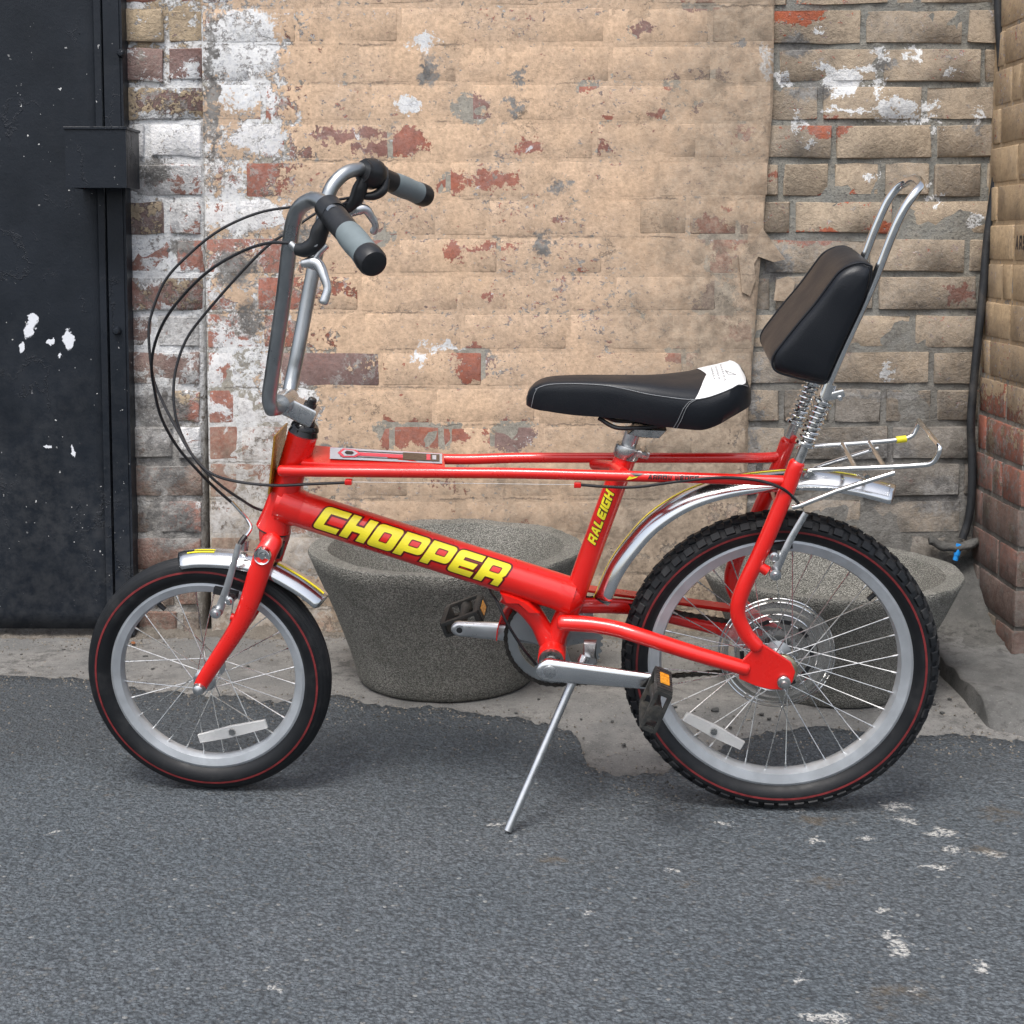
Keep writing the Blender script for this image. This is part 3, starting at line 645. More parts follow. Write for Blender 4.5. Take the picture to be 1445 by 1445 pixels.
# ------------------------------------------------------------------ steel door
M['door'] = None
def door_paint():
    n = NT('black_gloss_paint'); P = n.pos(); a = n.noise(P, 5, 7, .6); b = n.noise(P, 30, 7, .68); c = n.noise(P, 170, 4, .6)
    col = n.mix(n.step(a, .3, .7), (0.006, 0.009, 0.014), (0.012, 0.016, 0.023)); z = n.sep(P)[2]
    dust = n.add(n.mul(n.step(z, .75, .0), .12), n.step(n.noise(P, 3, 5), .5, .75, 0, .08)); col = n.mix(n.mul(dust, n.step(b, .35, .65)), col, (0.14, 0.14, 0.14))
    sp = n.step(n.noise(P, 95, 2, .5), .735, .745); col = n.mix(n.mul(sp, n.step(n.noise(P, 6, 3), .45, .6)), col, (0.55, 0.55, 0.54))
    wig = n.vmath('MULTIPLY', n.vmath('SUBTRACT', n.noise(P, 40, 5, .65, color=True), (.5, .5, .5)), (0.03, 0, 0.05)); PD = n.vmath('ADD', P, wig)
    k = WY / FPX
    wh = n.patches(PD, [((W(x, y, WY).x, WY, W(x, y, WY).z), (rx * k, .4, ry * k)) for x, y, rx, ry in ((55, 452, 6, 11), (48, 466, 7, 10), (38, 487, 4, 8), (104, 480, 7, 12), (78, 480, 6, 4), (91, 499, 3, 5), (75, 627, 5, 1.5), (110, 632, 2, 8), (3, 195, 3, 3))])
    col = n.mix(n.step(wh, 1.15, .95), col, (0.72, 0.74, 0.78))
    n.set(Base_Color=col, Roughness=n.step(b, .3, .7, .34, .5), Specular_IOR_Level=.28)
    wr = n.mul(n.step(n.vor(n.vmath('ADD', n.vmath('MULTIPLY', P, (1, 1, .55)), n.vmath('MULTIPLY', wig, (1.5, 0, 1.5))), 13, 'DISTANCE_TO_EDGE'), .035, .0), n.step(n.noise(P, 5, 4), .52, .62))
    n.bump(n.add(n.mul(wr, .55), n.add(n.mul(b, .35), n.mul(c, .12))), .0028, .8); return n.m
M['door'] = door_paint()
DY = WY - .035
dL = -2.4; dR = W(152, 450, DY).x; zb0 = W(60, 887, DY).z; fR = W(176, 450, DY - .01).x
door = empty('steel_door', (dR, DY, zb0)); tag(door, 'black painted steel door with welded lock box and white paint flecks', 'door', kind='thing')
dinv = Matrix.Translation(-door.location)
def dpart(mb, name, smooth=False): o = mb.build(name, M['door'], door, smooth); o.matrix_parent_inverse = dinv; return o
v = []; f = []; NX, NZ = 40, 60
for i in range(NX + 1):
    for j in range(NZ + 1):
        x = dL + (dR - dL) * i / NX; z = zb0 + (2.35 - zb0) * j / NZ
        v.append(Vector((x, DY + noise.noise(Vector((x * 3, z * 2, 0))) * .003, z)))
for i in range(NX):
    for j in range(NZ): a = i * (NZ + 1) + j; f.append((a, a + NZ + 1, a + NZ + 2, a + 1))
k = len(v); v += [Vector((dL, DY + .03, zb0)), Vector((dR, DY + .03, zb0)), Vector((dR, DY + .03, 2.35)), Vector((dL, DY + .03, 2.35))]
f += [(k, k + 1, k + 2, k + 3), tuple(i * (NZ + 1) for i in range(NX + 1)) + (k + 1, k), tuple(range(NX * (NZ + 1), NX * (NZ + 1) + NZ + 1)) + (k + 2, k + 1)]
panel = obj('door_panel', mesh('door_panel', v, f, True), M['door'], door); panel.matrix_parent_inverse = dinv
mb = MB(); e0 = W(143, 450, DY).x; box(mb, ((e0 + dR) / 2, DY - .004, (zb0 + 2.35) / 2), ((dR - e0) / 2, 0, 0), (0, .004, 0), (0, 0, (2.35 - zb0) / 2), .002); dpart(mb, 'edge_strip')
mb = MB(); zf0 = .02; box(mb, ((dR + .006 + fR) / 2, DY + .004, (zf0 + 2.35) / 2), ((fR - dR - .006) / 2, 0, 0), (0, .012, 0), (0, 0, (2.35 - zf0) / 2), .003); dpart(mb, 'door_frame')
mb = MB(); box(mb, (fR + .002, DY + .03, (zf0 + 2.35) / 2), (.004, 0, 0), (0, .035, 0), (0, 0, (2.35 - zf0) / 2 - .003), .001); dpart(mb, 'frame_flange')
for by in (75, 467): 
    p = W(171 if by < 200 else 165, by, DY - .012); mb = MB(); revolve(mb, [(.0, -.010), (.006, -.0095), (.0085, -.006), (.0095, 0), (.0095, .008)], p, (0, 1, 0), 18); dpart(mb, 'bolt', True)
BXY = DY - .115
a0, a1 = W(91, 180, BXY), W(179, 265, BXY)
mb = MB(); zc = (a0.z + a1.z) / 2; hz = (a0.z - a1.z) / 2; th = .003
ymid = (BXY + DY) / 2; hy = (DY - BXY) / 2
box(mb, ((a0.x + a1.x) / 2, BXY + th, zc), ((a1.x - a0.x) / 2, 0, 0), (0, th, 0), (0, 0, hz), .001)
box(mb, (a1.x - th - .001, ymid + .005, zc), (th, 0, 0), (0, hy - .007, 0), (0, 0, hz - .001), .001)
box(mb, (a0.x + th + .001, ymid + .005, zc), (th, 0, 0), (0, hy - .007, 0), (0, 0, hz - .001), .001)
box(mb, ((a0.x + a1.x) / 2, ymid - .002, zc + hz - .001), ((a1.x - a0.x) / 2 + .003, 0, 0), (0, hy + .001, 0), (0, 0, .003), .001)
dpart(mb, 'lock_box')

# ------------------------------------------------------------------ planters
def planter(px_rim, half, Yc, zr, rb, label, seed):
    c = W(px_rim, 770, Yc); R = half * Yc / FPX; zb = gz(Yc) - .006; H = zr - zb; o = empty('x'); bpy.data.objects.remove(o)
    prof = [(0.0, .0), (rb * .96, .0), (rb, .008)]
    for k in range(1, 13): t = k / 13; prof.append((rb + (R - rb) * (t ** 1.12), .008 + (H - .014) * t))
    prof += [(R, H - .006), (R * .992, H), (R * .975, H + .001), (R * .86, H - .002), (R * .845, H - .010)]
    for k in range(1, 8): t = k / 8; prof.append((R * .845 + (rb * .75 - R * .845) * t, H - .01 - (H - .06) * t))
    prof += [(0, .05)]
    mb = MB(); revolve(mb, prof, (0, 0, 0), (0, 0, 1), 96)
    for p in mb.v:
        q = Vector((p.x * 6, p.y * 6, p.z * 6 + seed)); r = Vector((p.x, p.y, 0)); s = 1 + noise.noise(q) * .014 + noise.noise(q * 5) * .004
        p.x *= s; p.y *= s; p.z += (noise.noise(q * 2) * .004 + noise.noise(q * 9) * .0015) * (1 if p.z > .02 else 0)
    pl = mb.build('planter', M['agg'], None, True, 50); pl.location = (c.x, Yc, zb); return tag(pl, label, 'planter', 'round concrete planters at the foot of the wall')
planter(630, 195, 2.945, .298, .186, 'empty round concrete planter under the lettered red tube', 1.0)
planter(1173, 184, 2.885, .262, .160, 'empty round concrete planter behind the rear wheel', 5.0)

# ------------------------------------------------------------------ cable down the corner, blue cap, debris
mb = MB(); CY = WY - .012
pts = [W(x, y, CY) for x, y in ((1404, -140), (1407, -40), (1410, 40), (1415, 110), (1417, 150), (1411, 215), (1402, 275), (1393, 340), (1388, 400), (1381, 470), (1374, 540), (1370, 600), (1372, 650), (1371, 700), (1366, 735), (1358, 760))]
tube(mb, catmull(pts, 6), .0095, 14)
wcab = tag(mb.build('cable', plain('cable_sheath', (0.018, 0.020, 0.023), .55, var=.3, scale=30, bump=.0006, dirt=.3), None), 'thick black cable running down the corner beside the pier', 'cable')
mb = MB(); a, b = W(1350, 783, CY - .03), W(1354, 768, CY - .03); tube(mb, [a, a.lerp(b, .5), b], .0075, 14); tube(mb, [a - (b - a) * .5, a], .006, 10)
mb.build('end_cap', M['bluecap'], wcab)['label'] = 'bright blue plastic cap on the cable end'
def slab_pt(s, t):
    p = W(1312 + 66 * s, 762 + 10 * math.sin(s * 3), WY - .05 + .06 * t); d = Vector((0, 0, .010 * math.sin(t * 3.1) + noise.noise(Vector((s * 5, t * 3, 0))) * .006)); return p + d
sl = rough_block('mortar_ledge', slab_pt, 16, 8, M['haunch'])
m = sl.modifiers.new('thickness', 'SOLIDIFY'); m.thickness = .012; tag(sl, 'thin broken ledge of grey mortar under the black cable', 'mortar')
# peeling flakes of render near the step in the wall
flake_m = M['wall_main']
def flake(polypx, y, tilt, label):
    c = sum((W(px, py, y) for px, py in polypx), Vector()) / len(polypx); mb = MB(); P = []
    for i, (px, py) in enumerate(polypx):
        p = W(px, py, y); k = (p - c); P.append(p + Vector((0, tilt * k.x * .35, 0)))
    prism(mb, P, (0, .003, 0)); o = mb.build('paint_flake', flake_m, None, False); o.color = (1, .2, .5, 1); return tag(o, label, 'paint flake')
flake([(1042, 360), (1060, 345), (1076, 322), (1092, 345), (1108, 366), (1092, 370), (1070, 362), (1064, 372), (1066, 395), (1058, 418), (1047, 412)], WY - .004, .04, 'large curling flake of peach paint above the padded backrest')
flake([(1096, 395), (1112, 390), (1122, 398), (1118, 415), (1106, 425), (1092, 424)], WY + .006, -.05, 'small torn flake of peach paint beside the larger curling flake')
# loose stones, leaves
st_m = plain('stone', (0.06, 0.06, 0.058), .85, var=.4, scale=80, bump=.001)
stone_meshes = []
for q in range(5):
    bm = bmesh.new(); bmesh.ops.create_icosphere(bm, subdivisions=1, radius=1)
    rs = random.Random(q)
    for vv in bm.verts: vv.co *= rs.uniform(.7, 1.15); vv.co.z *= .65
    me = bpy.data.meshes.new('stone'); bm.to_mesh(me); bm.free(); me.materials.append(st_m); stone_meshes.append(me)
rs = random.Random(77)
spots = [(699, 1017, .007), (656, 1009, .004), (864, 1013, .004), (952, 996, .006), (880, 1040, .005), (1075, 1005, .006), (1085, 1010, .005), (1010, 1000, .008), (985, 985, .004), (1030, 1020, .004), (760, 985, .004), (728, 1003, .004), (820, 1010, .003), (205, 925, .005), (215, 942, .004), (420, 985, .004), (1290, 985, .006), (1306, 1000, .006), (1318, 992, .005), (1330, 1003, .006), (1300, 1012, .004), (1340, 985, .005), (90, 915, .004), (30, 922, .004), (150, 918, .005), (350, 938, .004), (500, 1000, .004)]
for px, py, r in spots:
    p = G(px, py, .02); o = obj('stone', rs.choice(stone_meshes)); o.location = (p.x, p.y, gz(p.y) - .008 + r * .4); o.scale = (r * rs.uniform(.9, 1.5), r, r * rs.uniform(.7, 1)); o.rotation_euler = (0, 0, rs.uniform(0, 6))
    tag(o, 'small dark loose stone lying at the foot of the wall', 'stone', 'loose dark stones on the concrete')
leaf_m = plain('dead_leaf', (0.26, 0.10, 0.04), .7, var=.3, scale=80)
for px, py, a, s, lab in ((326, 986, .4, .011, 'curled reddish dead leaf seen through the front wheel spokes'), (478, 986, .1, .014, 'long tan dead leaf lying between front tyre and planter'), (188, 908, 2, .013, 'dead orange leaf under the corner of the steel door')):
    v = []; f = []; p = G(px, py, .02)
    for i in range(7):
        t = i / 6; wd = math.sin(math.pi * t) ** .7 * .38
        for q in (-1, 0, 1): v.append(Vector(((t - .5) * 2 * s, q * wd * s, (abs(q) * .35 * wd + .3 * (t - .5) ** 2) * s)))
    for i in range(6):
        for q in (0, 1): k = i * 3 + q; f.append((k, k + 3, k + 4, k + 1))
    o = obj('leaf', mesh('leaf', v, f, True), leaf_m); o.location = (p.x, p.y, gz(p.y) - .004); o.rotation_euler = (0, 0, a); m = o.modifiers.new('thickness', 'SOLIDIFY'); m.thickness = .0006; tag(o, lab, 'leaf')
def edge_y(x):
    for i in range(len(edge_pts) - 1):
        if edge_pts[i].x <= x <= edge_pts[i + 1].x: return edge_pts[i].y
    return 2.6
# gravel and grit swept against the wall: one mass
v = []; f = []
rs = random.Random(5)
for q in range(7000):
    x = rs.uniform(-1.3, 1.05)
    if rs.random() < .40: y = WY - abs(rs.gauss(0, .06)) - .01
    elif rs.random() < .5: y = edge_y(x) + rs.gauss(-.02, .05)
    else: y = rs.uniform(2.50, 3.2)
    r = rs.choice((.0008, .001, .0014, .0016, .0022, .0030)); z = gz(y) - (.008 if y > edge_y(x) else 0.0); k = len(v); a = rs.uniform(0, 6)
    ca, sa = math.cos(a) * r, math.sin(a) * r
    v += [Vector((x + ca, y + sa, z)), Vector((x - sa, y + ca, z)), Vector((x - ca, y - sa, z)), Vector((x + sa, y - ca, z)), Vector((x + rs.uniform(-.4, .4) * r, y, z + r * rs.uniform(.6, 1.3)))]
    f += [(k, k + 1, k + 4), (k + 1, k + 2, k + 4), (k + 2, k + 3, k + 4), (k + 3, k, k + 4)]
def gritm():
    n = NT('grit'); P = n.pos(); s = n.sep(n.vor(P, 90, out='Color')); n.set(Base_Color=n.mix(s[0], (0.03, 0.028, 0.024), (0.26, 0.23, 0.19)), Roughness=.9); return n.m
tag(obj('grit', mesh('grit', v, f), gritm()), 'fine grit and crumbs of mortar strewn along the wall foot', 'grit', kind='stuff')

# ------------------------------------------------------------------ THE BICYCLE
bike = empty('bicycle', (0, 0, 0)); bike.matrix_world = BM
tag(bike, 'red chopper bicycle with high handlebars leaning on its kickstand', 'bicycle')
UY = Vector((0, 1, 0)); LW = Vector((0, -1, 0))          # LW: towards the bicycle's left
def path(lst, n=8): return catmull([B(*p) for p in lst], n)

# --- letters cut as polygons (units: height 1), used on frame decals
S_, T_ = .33, .265
def rect(a, b, c, d): return [(a, b), (c, b), (c, d), (a, d)]
FONT = {
 'C': ([(0, 0), (.96, 0), (.96, T_), (S_, T_), (S_, 1 - T_), (1, 1 - T_), (1, 1), (0, 1)], [], (0, 7)),
 'H': ([(0, 0), (S_, 0), (S_, .36), (1 - S_, .36), (1 - S_, 0), (1, 0), (1, 1), (1 - S_, 1), (1 - S_, .60), (S_, .60), (S_, 1), (0, 1)], [], ()),
 'O': (rect(0, 0, 1, 1), [rect(S_, T_ + .03, 1 - S_, 1 - T_ - .03)], (0, 1, 2, 3)),
 'P': ([(0, 0), (S_, 0), (S_, .24), (1, .24), (1, 1), (0, 1)], [rect(S_, .48, .74, .76)], (3, 4)),
 'E': ([(0, 0), (.96, 0), (.96, T_), (S_, T_), (S_, .36), (.88, .36), (.92, .60), (S_, .60), (S_, 1 - T_), (1, 1 - T_), (1, 1), (0, 1)], [], (0, 11)),
 'R': ([(0, 0), (S_, 0), (S_, .27), (.70, .27), (.70, 0), (1, 0), (1, .34), (.93, .42), (1, .52), (1, 1), (0, 1)], [rect(S_, .50, .74, .77)], (9,)),
 'A': ([(0, 0), (.28, 0), (.35, .2), (.65, .2), (.72, 0), (1, 0), (.68, 1), (.32, 1)], [[(.42, .42), (.58, .42), (.52, .74), (.48, .74)]], ()),
 'L': ([(0, 0), (.9, 0), (.9, .24), (S_, .24), (S_, 1), (0, 1)], [], ()),
 'I': ([(0, 0), (S_, 0), (S_, 1), (0, 1)], [], ()),
 'G': ([(0, 0), (1, 0), (1, .58), (.52, .58), (.52, .38), (1 - S_, .38), (1 - S_, T_), (S_, T_), (S_, 1 - T_), (1, 1 - T_), (1, 1), (0, 1)], [], (0, 11)),
 'W': ([(.1, 0), (.9, 0), (1, 1), (.80, 1), (.74, .25), (.6, .25), (.58, .9), (.42, .9), (.4, .25), (.26, .25), (.20, 1), (0, 1)], [], ()),
 'D': (rect(0, 0, 1, 1), [rect(S_, T_, 1 - S_, 1 - T_)], (1, 2)),
 'S': ([(0, 0), (1, 0), (1, .6), (S_, .6), (S_, 1 - T_), (1, 1 - T_), (1, 1), (0, 1), (0, .4), (1 - S_, .4), (1 - S_, T_), (0, T_)], [], ()),
}
def rounded(poly, which, r):
    out = []; n = len(poly)
    for i, p in enumerate(poly):
        if i not in which: out.append(p); continue
        a, b = Vector(poly[i - 1]), Vector(poly[(i + 1) % n]); p = Vector(p)
        u, w = (a - p).normalized(), (b - p).normalized(); p0, p1 = p + u * r, p + w * r
        for k in range(6): t = k / 5; q = p0 * (1 - t) ** 2 + p * 2 * t * (1 - t) + p1 * t * t; out.append((q.x, q.y))
    return out
def offset(poly, d):
    n = len(poly); A = sum(poly[i][0] * poly[(i + 1) % n][1] - poly[(i + 1) % n][0] * poly[i][1] for i in range(n)); sg = 1 if A > 0 else -1; out = []
    for i in range(n):
        a, p, b = Vector(poly[i - 1]), Vector(poly[i]), Vector(poly[(i + 1) % n]); u, w = (p - a), (b - p)
        if u.length < 1e-6 or w.length < 1e-6: out.append(tuple(p)); continue
        u.normalize(); w.normalize(); n1, n2 = Vector((u.y, -u.x)) * sg, Vector((w.y, -w.x)) * sg; m = n1 + n2
        m = m / max(.35, m.dot(n1)) if m.length > 1e-6 else n1; out.append(tuple(p + m * d))
    return out
def word(mb, text, wid, gap, shear, mapfn, grow=0.0, aspect=1.0, cuts=10, rnd=.2):
    """mapfn(s, t) -> point, in letter heights"""
    s = 0.0
    for ch in text:
        if ch == ' ': s += wid * .6; continue
        w = wid * (.27 if ch == 'I' else 1.0)
        if ch not in FONT: s += w + gap; continue
        o, holes, rn = FONT[ch]
        if ch == 'I': o = [(x / .27, y) for x, y in o]
        loops = [rounded(o, rn, rnd)] + [rounded(h, (0, 1, 2, 3), .06) for h in holes]
        loops = [[(x * w, y) for x, y in L] for L in loops]
        if grow: loops = [offset(loops[0], grow)] + [offset(h, -grow * .45) for h in loops[1:]]
        tris = tessellate_polygon([[Vector((x, y, 0)) for x, y in L] for L in loops]); flat = [p for L in loops for p in L]
        bm = bmesh.new(); vs = [bm.verts.new((x, y, 0)) for x, y in flat]
        for t in tris:
            try: bm.faces.new([vs[i] for i in t])
            except ValueError: pass
        for k in range(1, cuts):
            bmesh.ops.bisect_plane(bm, geom=bm.verts[:] + bm.edges[:] + bm.faces[:], plane_co=(0, -grow + (1 + 2 * grow) * k / cuts, 0), plane_no=(0, 1, 0))
        bm.verts.index_update(); mb.add([mapfn(s + p.co.x + shear * p.co.y, p.co.y) for p in bm.verts], [tuple(q.index for q in fc.verts) for fc in bm.faces]); bm.free()
        s += w + gap
    return mb
def tube_map(a, b, r, phi0, s0, h, lift, t_mid=.5):
    a, b = Vector(a), Vector(b); ax = (b - a).normalized(); p = ax.cross(UY); p = p if p.z > 0 else -p
    def fn(s, t):
        ph = phi0 + (t - t_mid) * h / r; return a + ax * (s0 + s * h) + (LW * math.cos(ph) + p * math.sin(ph)) * (r + lift)
    return fn

# --- frame
mb = MB(); bb = B(777, 918, .0)
bb = B(776, 947, .082); bb = Vector((bb.x, 0, bb.z))
revolve(mb, [(0, -.042), (.021, -.042), (.0225, -.039), (.0225, .039), (.021, .042), (0, .042)], bb, UY, 32)
tube(mb, path([(886, 636, 0), (866, 690, 0), (840, 761, 0), (812, 838, 0), (800, 868, 0)], 4), .0178, 24)
tube(mb, path([(803, 862, 0), (793, 880, 0), (783, 905, 0)], 4) + [bb], [.020, .019, .0165, .018], 20)
tube(mb, [bb] + path([(770, 895, 0), (757, 873, 0), (738, 851, 0), (712, 836, 0)], 5), [.018, .0155, .0165, .018, .018], 20)
frame = mb.build('frame', M['red'], bike)
mb = MB(); ht = [B(428, 611, 0), B(413, 660, 0), B(400, 700, 0), B(391, 728, 0), B(386, 745, 0)]
tube(mb, catmull(ht, 5), [.0245, .0235, .0235, .0255, .029], 32); head = mb.build('head_tube', M['red'], frame)
hax = (ht[-1] - ht[0]).normalized()
mb = MB(); tube(mb, [ht[0] - hax * .017, ht[0] - hax * .013, ht[0] - hax * .009, ht[0] - hax * .008, ht[0] + hax * .001], [.019, .0225, .0235, .021, .0248], 32); mb.build('headset', M['gloss'], frame)
mb = MB(); tube(mb, [ht[-1], ht[-1] + hax * .002, ht[-1] + hax * .004], [.027, .0275, .0265], 32); mb.build('headset', M['black'], frame)
dA, dB = B(392, 708, 0), B(808, 841, 0)
mb = MB(); tube(mb, [dA.lerp(dB, k / 8) for k in range(9)], .0298, 40); mb.build('down_tube', M['red'], frame)
# fillets where the down tube meets its neighbours
mb = MB(); tube(mb, [B(398, 708, 0), B(412, 714, 0), B(428, 719, 0)], [.034, .0325, .0300], 32); mb.build('weld', M['red'], frame)
mb = MB(); tube(mb, [B(786, 834, 0), B(806, 842, 0), B(820, 838, 0)], [.0300, .031, .018], 28); mb.build('weld', M['red'], frame)
mb = MB(); prism(mb, [B(706, 832, .012), B(722, 836, .012), B(746, 846, .012), B(762, 862, .012), B(750, 862, .012), B(732, 850, .012), B(712, 846, .012)], (0, .03, 0), .004)
mb.build('weld', M['red'], frame)
for sgn, pts, r in ((1, [(397, 664, .036), (440, 665, .040), (630, 667, .050), (740, 668, .053), (888, 672, .055), (1000, 675, .058), (1112, 679, .062)], [.0093, .0088, .0085, .0085]),
                    (-1, [(452, 640, -.030), (630, 648, -.050), (740, 646, -.053), (888, 646, -.055), (1000, 646, -.058), (1092, 645, -.062), (1108, 634, -.064)], [.0090, .0085, .0085, .0085])):
    mb = MB(); tube(mb, path(pts, 6), r, 18, round_end=True); mb.build('top_tube', M['red'], frame)
mb = MB(); tube(mb, [B(838, 655, -.05), B(868, 658, 0), B(880, 668, .05)], .009, 14); mb.build('cross_tube', M['red'], frame)
# flat gusset between the two top tubes at the head, with its decal
gA = [B(626, 640, -.046), B(628, 659, .044), B(470, 655, .036), B(425, 652, .026), B(436, 628, -.022), B(480, 632, -.034)]
mb = MB(); gc = sum(gA, Vector()) / 6; prism(mb, [p - Vector((0, 0, .004)) for p in gA], (0, 0, .009), .0015); gus = mb.build('gusset', M['red'], frame, True)
gl = lambda s, t: (lambda a, b: a.lerp(b, t))(B(624, 641.5, -.040).lerp(B(440, 631, -.018), s), B(624, 657, .034).lerp(B(440, 649, .020), s)) + Vector((0, 0, .0016))
def strip(fn, s0, s1, t0, t1, lift, n=10):
    m = MB(); vs = []; 
    for i in range(n + 1):
        for j in (t0, t1): vs.append(fn(s0 + (s1 - s0) * i / n, j) + Vector((0, 0, lift)))
    return m.add(vs, [(2 * i, 2 * i + 1, 2 * i + 3, 2 * i + 2) for i in range(n)])
strip(gl, 0.0, .86, .04, .96, .001).build('decal', M['decal'], frame, False)
strip(gl, .10, .72, .36, .64, .0016).build('decal', M['pink'], frame, False)
for t in (.26, .74): strip(gl, .02, .78, t - .03, t + .03, .0016).build('decal', M['ink'], frame, False)
strip(gl, .02, .30, .18, .82, .0020).build('decal', M['brown'], frame, False)
strip(gl, .09, .12, .24, .76, .0024).build('decal', M['pink'], frame, False); strip(gl, .045, .075, .3, .7, .0024).build('decal', M['decal'], frame, False)
mb = MB(); hx = [gl(.80, .5), gl(.76, .86), gl(.66, .80), gl(.62, .5), gl(.66, .2), gl(.76, .14)]; mb.add([p + Vector((0, 0, .0022)) for p in hx], [tuple(range(6))]); mb.build('emblem', M['pink'], frame, False)
mb = MB(); c_ = sum(hx, Vector()) / 6; mb.add([c_ + (p - c_) * .72 + Vector((0, 0, .0026)) for p in hx], [tuple(range(6))]); mb.build('emblem', M['decal'], frame, False)
mb = MB(); c_ = sum(hx, Vector()) / 6; mb.add([c_ + (p - c_) * .42 + Vector((0, 0, .0030)) for p in hx], [tuple(range(6))]); mb.build('emblem', M['ink'], frame, False)
# stays and dropouts
cs_n = [(793, 879, .036), (830, 881, .040), (868, 887, .048), (905, 898, .058), (980, 922, .066), (1052, 943, .070)]
mb = MB(); tube(mb, path(cs_n, 6), [.0130, .0130, .0128, .0120], 18, round_end=True); mb.build('chain_stay', M['red'], frame)
ss_n = [(1124, 655, .064), (1106, 703, .066), (1076, 773, .068), (1049, 830, .070), (1041, 864, .070), (1052, 893, .070), (1068, 912, .070)]
mb = MB(); tube(mb, path(ss_n, 6), [.0125, .0125, .0122, .0115], 18, round_end=True); prism(mb, [B(1118, 664, .064), B(1131, 650, .064), B(1127, 662, .064), B(1120, 674, .064)], (0, .018, 0), .002); mb.build('seat_stay', M['red'], frame)
dn = [(1059, 919), (1072, 906), (1095, 920), (1116, 934), (1122, 947), (1118, 962), (1105, 972), (1086, 972), (1066, 967), (1043, 957), (1042, 938)]
mb = MB(); prism(mb, [B(x, y, .072) for x, y in dn], (0, .007, 0), .0012); mb.build('dropout', M['red'], frame)
def mirror(p): return Vector((p.x, -p.y, p.z))
for src, nm, r in ((cs_n, 'chain_stay', [.0130, .0130, .0128, .0120]), (ss_n, 'seat_stay', [.0125, .0125, .0122, .0115])):
    mb = MB(); tube(mb, [mirror(p) for p in path(src, 6)], r, 18, round_end=True); mb.build(nm, M['red'], frame)
mb = MB(); prism(mb, [mirror(B(x, y, .072)) for x, y in dn], (0, .007, 0), .0012); mb.build('dropout', M['red'], frame)
for sg in (1, -1):   # cross bridge and springs' lower collars
    pass
mb = MB(); tube(mb, [B(1101, 716, .058), mirror(B(1101, 716, .058))], .008, 14); mb.build('cross_tube', M['red'], frame)
p = mirror(B(1125, 652, .064)); mb = MB(); revolve(mb, [(0, -.014), (.005, -.014), (.0062, -.012), (.0062, .0)], p + Vector((.008, -.004, .004)), UY, 16); mb.build('lug', M['red'], frame)
for p in ((492, 680, .049), (815, 684, .056)):
    a = B(*p); mb = MB(); box(mb, a, (.0055, 0, 0), (0, .0045, 0), (0, 0, .0042), .001); mb.build('cable_stop', M['red'], frame)
# lettering
la, lb = dA, dB; axd = (lb - la).normalized()
base0 = (B(441, 744, .02) - la).dot(axd); end0 = (B(714, 828, .02) - la).dot(axd); LH = .0420; phi = rad(16)
unit = (end0 - base0) / LH; wid, gap, sh = (unit - .32 - 6 * .085) / 7, .085, .32
for nm, mat, grow, lift in (('lettering_outline', M['outline'], .075, .0005), ('lettering', M['yellow'], 0.0, .0009)):
    mb = MB(); word(mb, 'CHOPPER', wid, gap, sh, tube_map(la, lb, .0298, phi, base0, LH, lift), grow); mb.build(nm, mat, frame, False)
sa, sb = B(808, 848, 0), B(882, 648, 0); axs = (sb - sa).normalized(); s0 = (B(829, 764, .012) - sa).dot(axs); s1 = (B(858, 692, .012) - sa).dot(axs); RH = .0150
u2 = (s1 - s0) / RH; wr = (u2 - 6 * .12 - .27 * 0) / 6.3
def seat_map(lift):
    def fn(s, t):
        ph = rad(26) - (t - .5) * RH / .0178; u = sb - sa; p = axs.cross(UY); p = p if p.x > 0 else -p
        return sa + axs * (s0 + s * RH) + (LW * math.cos(ph - rad(8)) - p * math.sin(-ph + rad(8)) * -1) * (.0178 + lift)
    return fn
def seat_map2(lift):
    p = axs.cross(UY); p = p if p.x < 0 else -p           # towards the front and up: top of the letters
    def fn(s, t):
        ph = rad(20) + (t - .5) * RH / .0178
        return sa + axs * (s0 + s * RH) + (LW * math.cos(ph) + p * math.sin(ph)) * (.0178 + lift)
    return fn
for nm, mat, grow, lift in (('lettering_outline', M['ink'], .07, .0005), ('lettering', M['yellow'], 0.0, .0009)):
    mb = MB(); word(mb, 'RALEIGH', wr, .12, .25, seat_map2(lift), grow, cuts=6); mb.build(nm, mat, frame, False)
ta, tb = B(888, 672, .055), B(1000, 675, .058); axt = (tb - ta).normalized(); 
t0 = (B(914, 675, .06) - ta).dot(axt); t1 = (B(986, 677, .06) - ta).dot(axt); AH = .0072; uu = (t1 - t0) / AH; wa = (uu - 10 * .12) / 10.6
mb = MB(); word(mb, 'ARROW WEDGE', wa, .12, .15, tube_map(ta, tb, .0085, rad(14), t0, AH, .0007), 0, cuts=5); mb.build('lettering', M['ink'], frame, False)
fm = tube_map(ta, tb, .0085, rad(10), (B(887, 675, .06) - ta).dot(axt), .010, .0007)
mb = MB(); mb.add([fm(*q) for q in ((.1, 1.1), (2.4, 1.1), (1.9, .8), (1.2, .55), (.7, .8))], [(0, 1, 2, 3, 4)]); mb.build('emblem', M['ink'], frame, False)
mb = MB(); mb.add([fm(*q) for q in ((-.35, .0), (.1, .62), (.5, .48), (1.5, .62), (1.1, .38), (.4, .15))], [(0, 1, 2, 3, 4, 5)]); mb.build('emblem', M['yellow'], frame, False)
# amber plate ahead of the head tube
mb = MB(); pc, pd = B(399, 606, 0), B(388, 690, 0); 
prism(mb, [pc + Vector((-.003, .042, 0)), pc + Vector((-.003, -.042, 0)), pd + Vector((-.003, -.03, 0)), pd + Vector((-.003, .03, 0))], (.003, 0, 0)); mb.build('reflector_plate', M['badge'], bike, False)

